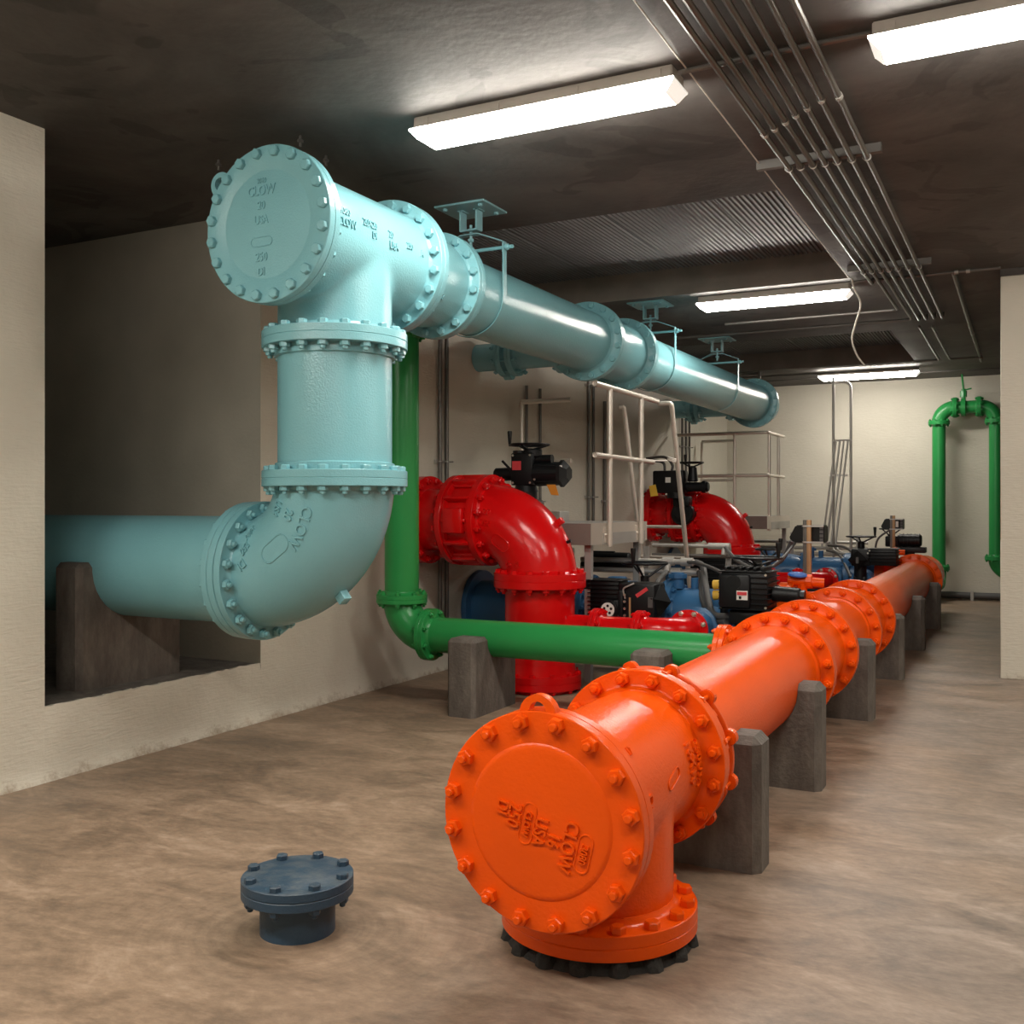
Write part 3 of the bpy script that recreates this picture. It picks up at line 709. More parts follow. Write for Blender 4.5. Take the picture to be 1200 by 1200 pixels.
for kind, ya, yb in secs:
    if kind == 'pipe':
        bm = BM(); cyl(bm, (OX, ya, OZ), (OX, yb, OZ), S16['rp'], 64)
        if ya > 4: flange(bm, (OX, ya, OZ), (0, -1, 0), R16, t16, S16['rp'], 64)
        flange(bm, (OX, yb, OZ), ayp, R16, t16, S16['rp'], 64); lathe(bm, [(S16['rp'], -.06), (S16['rp']+.012, -.055), (S16['rp']+.012, 0)], frame((OX, yb-t16, OZ), ayp), 64)
        pp = part('pipe_section', bm, 'orange', root)
        bolts(pp, root, (S16['af'], .073, 'hn'), 'orange', (OX, yb, OZ), ayp, S16['bc'], 16)
        if ya > 4: bolts(pp, root, (S16['af'], .073, 'hn'), 'orange', (OX, ya, OZ), ayp, S16['bc'], 16)
    else:
        S = S8 if kind == 'tee8' else S16; ym = (ya+yb)/2 if kind != 'teeE' else yb
        ye = yb-.01 if kind != 'teeE' else yb+.85
        bm = fillet_union([((OX, ya+.01, OZ), (OX, ye, OZ), S16['rp']+.012), ((OX, ym, OZ), (OX-A16, ym, OZ), S['rp']+.01)], .013, 10)
        flange(bm, (OX, ya, OZ), (0, -1, 0), R16, t16, S16['rp']+.01, 64)
        if kind != 'teeE': flange(bm, (OX, yb, OZ), ayp, R16, t16, S16['rp']+.01, 64)
        flange(bm, (OX-A16, ym, OZ), axn, S['R'], S['t'], S['rp']+.008, 48)
        if kind != 'tee8': cyl(bm, (OX-A16-.001, ym, OZ), (-1.628, ym, OZ), R16-.008, 48)
        if kind == 'tee8': flange(bm, (OX-A16-.001, ym, OZ), -axn, S['R'], S['t'], S['rp'], 48, False)
        tp = part('tee', bm, 'orange', root)
        if kind == 'tee8': bolts(tp, root, (S['af'], .058, 'nn'), 'orange', (OX-A16, ym, OZ), axn, S['bc'], 8)
rest_bolts(root)
# packing under the base flange
bm = BM(); lathe(bm, [(0, .0005), (R16-.012, .0005), (R16-.03, .018), (R16-.05, .038), (0, .038)], frame((OX, OT, 0), azp), 48)
for i in range(16):
    a = 2*PI*(i+.5)/16; lathe(bm, [(0, .0), (.034, .0), (.026, .03), (.018, .040), (0, .040)], frame((OX+S16['bc']*math.cos(a), OT+S16['bc']*math.sin(a), .0005), azp), 10)
for v in bm.verts:
    if v.co.z > .002: v.co += V((mnoise.noise(v.co*30)*.010, mnoise.noise(v.co*31+V((5, 0, 0)))*.010, 0))
single('grout_pad', bm, 'dark_pad', 'rough black grout pad under the base flange of the orange pipe', 'pad', (OX, OT, 0))

# ---------------------------------------------------------------- concrete saddles
def saddle(along, c, half, th, top, cz, rp, z0, label, group):
    """block across a pipe; 'along' is the pipe axis; a trough of radius rp is cut in its top"""
    pts = [(-half, 0), (half, 0), (half, top-z0)]; rr = rp+.002; dz = cz-z0
    a0 = math.asin(max(-1, min(1, (top-z0-dz)/rr)))
    n = 18
    for i in range(n+1):
        a = a0-(PI+2*a0)*i/n
        pts.append((rr*math.cos(a), dz+rr*math.sin(a)))
    pts.append((-half, top-z0))
    if along == 'Y': F = frame((c[0], c[1]+th/2, z0), (0, -1, 0), (1, 0, 0))
    else: F = frame((c[0]-th/2, c[1], z0), (1, 0, 0), (0, 1, 0))
    t = BM(); vs = []
    F2 = F
    f = t.faces.new([t.verts.new((x, y, 0)) for x, y in pts])
    r = bmesh.ops.extrude_face_region(t, geom=[f])
    bmesh.ops.translate(t, verts=[g for g in r['geom'] if isinstance(g, bmesh.types.BMVert)], vec=(0, 0, th))
    bmesh.ops.recalc_face_normals(t, faces=t.faces)
    # chamfered arrises on the horns
    es = []
    for e in t.edges:
        m = (e.verts[0].co+e.verts[1].co)/2
        if (abs(abs(m.x)-half) < 1e-4 and m.y > .001) or (abs(m.y-(top-z0)) < 1e-4 and abs(m.x) > rr*math.cos(a0)+.005): es.append(e)
    bmesh.ops.bevel(t, geom=es, offset=.028, segments=1, affect='EDGES', clamp_overlap=True)
    sgn = Matrix.Identity(4)
    if along == 'Y': Fm = Matrix(((1, 0, 0, c[0]), (0, 0, -1, c[1]+th/2), (0, 1, 0, z0), (0, 0, 0, 1)))
    else: Fm = Matrix(((0, 0, 1, c[0]-th/2), (1, 0, 0, c[1]), (0, 1, 0, z0), (0, 0, 0, 1)))
    t.transform(Fm)
    bm = BM(); join(bm, t)
    return single('pipe_saddle', bm, 'saddle', label, 'support', (c[0], c[1], z0), group, .3)
gS = 'concrete saddles under the orange pipeline'
for y, lab in ((3.66, 'concrete saddle nearest the capped end of the orange pipe'), (4.82, 'second concrete saddle from the capped end of the orange pipe'), (6.52, 'third concrete saddle from the capped end of the orange pipe'),
               (8.14, 'fourth concrete saddle under the orange pipe, behind its last flange pair'), (9.85, 'fifth concrete saddle under the orange pipe, second from the far end'), (11.62, 'farthest concrete saddle under the orange pipe, by its end flange')):
    saddle('Y', (OX, y), .325, .17, H-.828, OZ, S16['rp'], 0, lab, gS)
GZ = OZ
for x, lab in ((-3.14, 'weathered concrete saddle under the green pipe, in front of the red riser'), (-1.93, 'concrete saddle under the green pipe, half hidden by the orange flange')):
    saddle('X', (x, YG), .29, .20, H-.829, GZ, S8['rp'], 0, lab, 'concrete saddles under the green pipe')
saddle('X', (-4.47, BY), .36, .20, 1.015, ZE, S20['rp'], SILL-.012, 'large concrete saddle in the wall opening under the turquoise pipe', None)

# ---------------------------------------------------------------- green pipe (left)
GX = -3.76
root = thing('green_pipe', 'green pipe dropping down the left wall and turning to meet the orange pipe', 'pipe', (GX, YG, 0))
AE = .229; xj = OX-A16-.001-S8['t']; ZT = H+1.17
bm = BM(); cyl(bm, (GX, YG, GZ+AE), (GX, YG, ZT), S8['rp'], 40); flange(bm, (GX, YG, GZ+AE), -azp, S8['R'], S8['t'], S8['rp'], 48); flange(bm, (GX, YG, ZT), azp, S8['R'], S8['t'], S8['rp'], 48)
riser = part('riser_pipe', bm, 'green', root)
bm = BM(); elbow(bm, (GX+AE, YG, GZ+AE), (-1, 0, 0), (0, 0, -1), AE, S8['rp']+.010, 40, 16); flange(bm, (GX, YG, GZ+AE), azp, S8['R'], S8['t'], S8['rp']+.008, 48); flange(bm, (GX+AE, YG, GZ), -axn, S8['R'], S8['t'], S8['rp']+.008, 48)
el = part('elbow', bm, 'green', root)
bolts(el, root, (S8['af'], .058, 'nn'), 'green', (GX, YG, GZ+AE), azp, S8['bc'], 8); bolts(el, root, (S8['af'], .058, 'nn'), 'green', (GX+AE, YG, GZ), axn, S8['bc'], 8)
bm = BM(); cyl(bm, (GX+AE, YG, GZ), (xj, YG, GZ), S8['rp'], 40); flange(bm, (GX+AE, YG, GZ), axn, S8['R'], S8['t'], S8['rp'], 48)
hexprism(bm, frame((-1.66, YG-S8['rp']+.002, GZ-.005), (0, -1, 0)), 0, .018, .026)
part('floor_run', bm, 'green', root)
bm = BM(); elbow(bm, (GX-AE, YG, ZT), (1, 0, 0), (0, 0, 1), AE, S8['rp']+.008, 40, 14); flange(bm, (GX, YG, ZT), -azp, S8['R'], S8['t'], S8['rp']+.006, 48); cyl(bm, (GX-AE, YG, ZT+AE), (XW+.004, YG, ZT+AE), S8['rp'], 40)
top = part('elbow', bm, 'green', root); bolts(top, root, (S8['af'], .058, 'nn'), 'green', (GX, YG, ZT), azp, S8['bc'], 8)

# green loop on the far wall
UY = 15.05; UL, UR = -1.127, -.418; UZ = 2.653; UA = .203; r6 = S6['rp']
root = thing('green_pipe_loop', 'green inverted U of pipe mounted on the far wall', 'pipe', ((UL+UR)/2, UY, 0))
for x, s in ((UL, -1), (UR, 1)):
    bm = BM(); zb = .60 if s > 0 else .45; cyl(bm, (x, UY, zb), (x, UY, UZ-UA), r6, 32); flange(bm, (x, UY, UZ-UA), azp, S6['R'], S6['t'], r6, 36); flange(bm, (x, UY, zb), -azp, S6['R'], S6['t'], r6, 36)
    leg_ = part('riser_pipe', bm, 'green', root); bolts(leg_, root, (S6['af'], .052, 'nn'), 'green', (x, UY, UZ-UA), azp, S6['bc'], 8)
    bm = BM(); elbow(bm, (x-s*UA, UY, UZ-UA), (s, 0, 0), (0, 0, 1), UA, r6+.008, 32, 14); flange(bm, (x, UY, UZ-UA), -azp, S6['R'], S6['t'], r6, 36); flange(bm, (x-s*UA, UY, UZ), (-s, 0, 0), S6['R'], S6['t'], r6, 36)
    el = part('elbow', bm, 'green', root); bolts(el, root, (S6['af'], .052, 'nn'), 'green', (x-s*UA, UY, UZ), (-s, 0, 0), S6['bc'], 8)
    dv = V((1, 0, 0)) if s > 0 else V((0, -1, 0)); bm = BM(); elbow(bm, V((x, UY, zb))+dv*UA, -dv, (0, 0, -1), UA, r6+.008, 32, 14); flange(bm, (x, UY, zb), azp, S6['R'], S6['t'], r6, 36); cyl(bm, V((x, UY, zb-UA))+dv*UA, V((x, UY, zb-UA))+dv*(UA+.3), r6, 32)
    b2 = BM(); box(b2, (x-.04, UY+.05, zb+.5), (x+.04, YB+.0, zb+.58)); part('wall_bracket', b2, 'green', leg_)
    el = part('elbow', bm, 'green', root); bolts(el, root, (S6['af'], .052, 'nn'), 'green', (x, UY, zb), azp, S6['bc'], 8)
bm = BM(); cyl(bm, (UL+UA, UY, UZ), (UR-UA, UY, UZ), r6, 32); flange(bm, (UL+UA, UY, UZ), (-1, 0, 0), S6['R'], S6['t'], r6, 36); flange(bm, (UR-UA, UY, UZ), (1, 0, 0), S6['R'], S6['t'], r6, 36)
xm = (UL+UR)/2-.045; lathe(bm, [(r6, -.03), (r6+.035, -.028), (r6+.035, .028), (r6, .03)], frame((xm, UY, UZ), (1, 0, 0)), 32)
part('top_spool', bm, 'green', root)
bm = BM(); cyl(bm, (xm, UY, UZ+.08), (xm, UY, UZ+.25), .028, 14); cyl(bm, (xm, UY, UZ+.14), (xm, UY, UZ+.22), .045, 8); cyl(bm, (xm, UY, UZ+.25), (xm-.02, UY, CEIL+.0), .013, 10); cyl(bm, (xm, UY, UZ+.23), (xm+.10, UY-.02, UZ+.25), .010, 8)
part('air_valve', bm, 'green', root)

# ---------------------------------------------------------------- capped stub in the floor
SX, SY = -2.02, 2.47
root = thing('floor_stub', 'short slate blue capped pipe stub standing in the floor, lower left', 'pipe', (SX, SY, 0))
bm = BM(); cyl(bm, (SX, SY, -.01), (SX, SY, .12), S8['rp'], 48); flange(bm, (SX, SY, .144), azp, S8['R'], S8['t'], S8['rp'], 56); part('stub_pipe', bm, 'navy', root)
bm = BM(); lathe(bm, [(0, 0), (S8['R']-.003, 0), (S8['R'], .003), (S8['R'], .0256), (S8['R']-.003, .0286), (.115, .0286), (.112, .0305), (0, .0305)], frame((SX, SY, .144), azp), 56)
cp = part('cover_plate', bm, 'navy', root); bolts(cp, root, (S8['af'], .0572, 'hn'), 'navy', (SX, SY, .144), azp, S8['bc'], 8, .3)

# ---------------------------------------------------------------- valve actuators
def wheel_part(t, c, R, hub, knob_a=None, knob_h=.10, mat='black'):
    c = V(c); bm = BM(); ringbm(bm, Matrix.Translation(c), R, .009, 32, 8)
    for k in range(3):
        a = 2*PI*k/3+.5; tube(bm, [c+V((R*math.cos(a), R*math.sin(a), 0)), V(hub)+V((.02*math.cos(a), .02*math.sin(a), 0))], .009, n=8)
    cyl(bm, V(hub)-V((0, 0, .03)), V(hub)+V((0, 0, .012)), .032, 16)
    w = part('handwheel', bm, mat, t)
    if knob_a is not None:
        p = c+V((R*math.cos(knob_a), R*math.sin(knob_a), 0)); bm = BM()
        lathe(bm, [(0, -.01), (.008, -.01), (.012, .015), (.019, knob_h-.012), (.017, knob_h), (0, knob_h)], Matrix.Translation(p), 14)
        part('crank_knob', bm, 'blackplastic', w)
    return w
def fins(bm, lo, hi, n, axis='Z', depth=.016, th=.007):
    """a block ringed with cooling fins stacked along an axis"""
    lo, hi = V(lo), V(hi); box(bm, lo+V((depth,)*3), hi-V((depth,)*3), bev=.012)
    k = 'XYZ'.index(axis)
    for i in range(n):
        a = lo.copy(); b = hi.copy(); s = lo[k]+(hi[k]-lo[k])*(i+.5)/n; a[k] = s-th/2; b[k] = s+th/2
        box(bm, a, b, bev=.003, seg=1)
def plate(t, c, w, h, mat, rot=0, name='nameplate', face=(0, -1, 0), th=.004):
    bm = BM(); F = frame(c, face, (math.cos(rot), 0, math.sin(rot)) if abs(V(face).z) < .5 else (1, 0, 0)); box(bm, (-w/2, -h/2, -.002), (w/2, h/2, th), F); return part(name, bm, mat, t)
def screws(t, pts, r=.008):
    for p in pts:
        bm = BM(); hexprism(bm, frame(p, (0, -1, 0)), -.004, .007, r*2, .001); part('screw', bm, 'silver', t)

def act_wall(y0, label):
    """gear driven actuator on a stem behind the wall valve"""
    c = V((-3.545, y0, 1.59)); t = thing('valve_actuator', label, 'actuator', c)
    bm = BM(); box(bm, c+V((-.09, -.09, -.12)), c+V((.10, .09, .135)), bev=.014); cyl(bm, c+V((0, 0, -.17)), c+V((0, 0, -.11)), .10, 20, r2=.08); cyl(bm, c+V((.06, 0, .10)), c+V((.06, 0, .165)), .075, 18, bev=.01)
    cyl(bm, c+V((-.05, -.02, .10)), c+V((-.05, -.02, .155)), .05, 16)
    part('gear_housing', bm, 'black', t)
    bm = BM(); cyl(bm, c+V((-.26, -.02, -.03)), c+V((-.08, -.02, -.03)), .052, 24, bev=.008); cyl(bm, c+V((-.10, -.02, -.03)), c+V((-.085, -.02, -.03)), .066, 24); part('switch_drum', bm, 'black', t)
    bm = BM(); cyl(bm, c+V((.09, 0, -.025)), c+V((.30, 0, -.03)), .095, 28, r2=.085); cyl(bm, c+V((.10, .0, .085)), c+V((.23, .0, .085)), .035, 16)
    for k in range(8):
        a = 2*PI*k/8; cyl(bm, c+V((.10, .093*math.cos(a), -.028+.093*math.sin(a))), c+V((.30, .084*math.cos(a), -.03+.084*math.sin(a))), .006, 6)
    part('motor', bm, 'black', t)
    bm = BM(); lathe(bm, [(0, 0), (.105, 0), (.105, .03), (.06, .075), (0, .075)], frame(c+V((.30, 0, -.03)), (1, 0, 0)), 6); part('end_cover', bm, 'black', t)
    wheel_part(t, c+V((.03, 0, .20)), .155, c+V((.03, 0, .16)), PI*1.12, .11)
    bm = BM(); tube(bm, [c+V((-.10, -.06, .0)), c+V((-.17, -.08, .075))], .010); part('clutch_lever', bm, 'black', t)
    plate(t, c+V((-.035, -.092, .035)), .075, .07, 'red_label'); plate(t, c+V((.335, -.075, -.02)), .022, .10, 'white_label', face=(.5, -1, 0))
    screws(t, [c+V((x, -.09, z)) for x in (-.07, .08) for z in (-.10, .115)]+[c+V((.12, -.093, -.075))])
    bm = BM(); prism(bm, [(-.045, 0), (.03, 0), (.06, -.085), (-.005, -.08)], frame(c+V((.25, -.05, -.115)), (0, -1, 0), (1, 0, 0)), .003); part('hanging_tag', bm, 'amber', t)
    return t
act_wall(7.12, 'black actuator with orange hanging tag above the nearer red elbow')
# stem housing that carries it
bm = BM(); box(bm, (-3.72, 6.90, 1.185), (-3.42, 7.22, 1.36), bev=.03); cyl(bm, (-3.545, 7.12, 1.34), (-3.545, 7.12, 1.425), .09, 20); cyl(bm, (-3.62, 6.76, 1.205), (-3.62, 6.9, 1.205), .09, 20)
single('gearbox', bm, 'black', 'black gearbox behind the nearer red wall valve, under its actuator', 'gearbox', (-3.62, 7.0, 1.185))

c = V((-3.70, 11.22, 1.585)); t = thing('valve_actuator', 'black actuator with yellow tag above the farther red elbow, behind the ladder rail', 'actuator', c)
bm = BM(); box(bm, c+V((-.20, -.10, -.13)), c+V((.17, .10, .13)), bev=.02); cyl(bm, c+V((.05, 0, -.19)), c+V((.05, 0, -.12)), .10, 20); part('gear_housing', bm, 'black', t)
bm = BM(); cyl(bm, c+V((.17, .03, -.06)), c+V((.43, .03, -.06)), .055, 20, bev=.008); cyl(bm, c+V((.36, .03, -.06)), c+V((.40, .03, -.06)), .07, 20); part('motor', bm, 'black', t)
bm = BM(); cyl(bm, c+V((.24, .04, .0)), c+V((.24, .04, .17)), .06, 18, r2=.045, bev=.01); part('gear_neck', bm, 'black', t)
wheel_part(t, c+V((.22, .04, .22)), .14, c+V((.22, .04, .17)), PI*.75, .10)
plate(t, c+V((-.01, -.102, .02)), .06, .06, 'white_label')
bm = BM(); prism(bm, [(-.05, 0), (.03, .02), (.06, -.11), (-.03, -.12)], frame(c+V((-.19, -.10, -.05)), (0, -1, 0), (1, 0, 0)), .003); part('hanging_tag', bm, 'yellow', t)
bm = BM(); flex(bm, [c+V((-.08, 0, .12)), c+V((-.10, .0, .22)), c+V((-.22, .02, .25)), c+V((-.33, .05, .24))], .016, 8); flex(bm, [c+V((.0, 0, .12)), c+V((.0, .02, .20)), c+V((-.10, .04, .29)), c+V((-.33, .06, .28))], .016, 8); part('cable_whip', bm, 'rubber', t)
bm = BM(); cyl(bm, (-3.60, 11.28, 1.216), (-3.60, 11.44, 1.216), .135, 32, bev=.02); cyl(bm, (-3.60, 11.22, 1.216), (-3.60, 11.30, 1.216), .06, 20); box(bm, (-3.70, 11.25, 1.30), (-3.5, 11.40, 1.42), bev=.02)
single('gearbox', bm, 'black', 'round black gearbox on the side of the farther red wall valve', 'gearbox', (-3.6, 11.35, 1.08))

# actuator with the pale dial, beside the nearer red riser
c = V((-2.62, 7.02, .615)); t = thing('valve_actuator', 'black actuator with round pale dial and red strip, right of the nearer red riser', 'actuator', c)
bm = BM(); fins(bm, c+V((-.31, -.12, -.12)), c+V((-.05, .12, .16)), 9); part('motor', bm, 'black', t)
bm = BM(); box(bm, c+V((-.06, -.13, -.16)), c+V((.22, .12, .13)), bev=.02); box(bm, c+V((-.06, -.15, -.14)), c+V((-.015, -.10, .08)), bev=.01); cyl(bm, c+V((.09, 0, -.30)), c+V((.09, 0, -.14)), .09, 20); part('gear_housing', bm, 'black', t)
bm = BM(); F = frame(c+V((.21, -.02, .0)), (1, -.25, 0), (0, .25, 1)); lathe(bm, [(0, 0), (.125, 0), (.125, .02), (.0, .11)], F @ Matrix.Rotation(0, 4, 'Z'), 4); part('end_cover', bm, 'blackplastic', t, sharp=.3)
bm = BM(); cyl(bm, c+V((-.115, -.19, -.06)), c+V((-.115, -.10, -.06)), .068, 28, bev=.006); box(bm, c+V((-.185, -.165, -.13)), c+V((-.045, -.10, .01)), bev=.01); part('dial_housing', bm, 'black', t)
bm = BM(); cyl(bm, c+V((-.115, -.194, -.06)), c+V((-.115, -.189, -.06)), .052, 32); dl = part('dial', bm, 'white_label', t)
for k in range(5):
    a = 2*PI*k/5+.3; p = c+V((-.115+.028*math.cos(a), -.197, -.06+.028*math.sin(a))); bm = BM(); cyl(bm, p, p+V((0, .004, 0)), .010, 12); part('dial_hole', bm, 'blackplastic', dl)
wheel_part(t, c+V((.10, 0, .275)), .165, c+V((.10, 0, .17)), -1.75, .115)
plate(t, c+V((.125, -.134, .07)), .10, .026, 'red_label', math.radians(35)); plate(t, c+V((.19, -.134, -.0)), .035, .075, 'rubber')
bm = BM(); prism(bm, [(-.018, 0), (.018, .012), (.026, -.045), (-.010, -.055)], frame(c+V((.09, -.05, .235)), (0, -1, 0), (1, 0, 0)), .003); part('hanging_tag', bm, 'white_label', t)
bm = BM(); prism(bm, [(-.02, 0), (.02, 0), (0, .036)], frame(c+V((-.345, -.10, .09)), (0, -1, 0), (1, 0, 0)), .003); plate_ = part('warning_triangle', bm, 'white_label', t)
bm = BM(); box(bm, c+V((-.37, -.097, .07)), c+V((-.29, .05, .15)), bev=.008); part('terminal_box', bm, 'black', t)
screws(t, [c+V((.0, -.152, z)) for z in (-.10, -.05, 0, .05)]+[c+V((.17, -.132, -.12)), c+V((-.05, -.132, -.15))], .009)
bm = BM(); box(bm, c+V((.028, -.14, -.19)), c+V((.042, -.134, .03))); part('copper_strip', bm, 'lit_post_copper', t)
bm = BM(); flex(bm, [c+V((.0, -.14, .02)), c+V((-.01, -.15, .09)), c+V((.04, -.15, .12)), c+V((.07, -.14, .135))], .006, 8); part('gland_hose', bm, 'steel', t)

def act_fin(c, label, flip=False):
    """finned motor actuator with crank wheel; the tail drum points to +X, or the gear head to -X when flipped"""
    c = V(c); t = thing('valve_actuator', label, 'actuator', c)
    if not flip:
        bm = BM(); fins(bm, c+V((-.17, -.17, -.145)), c+V((.18, .15, .145)), 8); part('motor', bm, 'black', t)
        bm = BM(); box(bm, c+V((-.165, -.185, -.12)), c+V((.05, -.14, .11)), bev=.018); cyl(bm, c+V((-.06, -.19, .055)), c+V((-.06, -.17, .055)), .05, 20); part('cover', bm, 'black', t)
        for k in range(6):
            bm = BM(); x = c.x-.13+.05*k; box(bm, (x-.012, c.y-.13, c.z+.135), (x+.012, c.y+.13, c.z+.158), bev=.005); part('fin', bm, 'black', t)
        bm = BM(); cyl(bm, c+V((.17, -.05, -.02)), c+V((.36, -.05, -.03)), .052, 20, bev=.01); cyl(bm, c+V((.33, -.05, -.03)), c+V((.39, -.05, -.03)), .04, 8); part('switch_drum', bm, 'black', t)
        bm = BM(); cyl(bm, c+V((-.0, .02, -.30)), c+V((0, .02, -.13)), .10, 20); box(bm, c+V((-.12, -.10, -.24)), c+V((.12, .14, -.14)), bev=.02); part('mounting_neck', bm, 'black', t)
        lp = plate(t, c+V((.0, -.187, -.03)), .075, .062, 'white_label'); plate(lp, c+V((.0, -.192, -.017)), .066, .022, 'red_label', name='warning_band'); plate(lp, c+V((-.012, -.192, -.045)), .016, .018, 'blackplastic', name='symbol')
        wheel_part(t, c+V((.05, .04, .215)), .165, c+V((.05, .04, .165)), -.35, .11)
        screws(t, [c+V((.155, -.172, z)) for z in (-.11, .11)], .008)
    else:
        bm = BM(); fins(bm, c+V((-.02, -.14, -.10)), c+V((.30, .14, .12)), 6); part('motor', bm, 'black', t)
        bm = BM(); box(bm, c+V((-.21, -.10, -.10)), c+V((-.0, .10, .10)), bev=.02); cyl(bm, c+V((-.12, 0, -.28)), c+V((-.12, 0, -.09)), .07, 18); box(bm, c+V((-.19, -.06, -.30)), c+V((-.05, .06, -.22)), bev=.015); cyl(bm, c+V((-.11, 0, .09)), c+V((-.11, 0, .17)), .04, 14); part('gear_housing', bm, 'black', t)
        bm = BM(); lathe(bm, [(0, 0), (.11, 0), (.11, .02), (0, .06)], frame(c+V((-.13, -.10, -.03)), (0, -1, 0), (1, 0, 0)), 4); part('cover', bm, 'blackplastic', t, sharp=.3)
        plate(t, c+V((-.13, -.16, -.03)), .03, .07, 'rubber')
        wheel_part(t, c+V((-.11, 0, .235)), .16, c+V((-.11, 0, .17)), .5, .11)
        screws(t, [c+V((.0, -.142, .08)), c+V((-.02, -.12, .05))], .010)
    return t
act_fin((-1.735, 6.95, .735), 'finned black actuator with red and white label, left of the orange pipe')
act_fin((-1.62, 12.1, .72), 'finned black actuator farther back, left of the straight end of the orange pipe', True)
t = thing('hand_valve', 'black crank wheel on a thin stem behind the finned labelled actuator', 'valve', (-2.12, 9.2, 0))
bm = BM(); cyl(bm, (-2.12, 9.2, 0), (-2.12, 9.2, .84), .022, 12); part('stem', bm, 'black', t)
wheel_part(t, (-2.12, 9.2, .915), .11, (-2.12, 9.2, .84), .0, .10)
# yellow tag on the blue valve and its black limit switch
c = V((-1.985, 7.12, .74)); t = thing('limit_switch', 'black limit switch with two yellow covers beside the finned labelled actuator', 'switch', c)
bm = BM(); box(bm, c+V((.03, -.05, -.12)), c+V((.12, .05, .03)), bev=.012); cyl(bm, c+V((.03, 0, -.28)), c+V((.03, 0, -.10)), .03, 14); part('switch_body', bm, 'black', t)
for z in (.0, -.075):
    bm = BM(); cyl(bm, c+V((-.05, 0, z)), c+V((.04, 0, z+.008)), .036, 18, r2=.03, bev=.004); part('yellow_cover', bm, 'yellow', t)

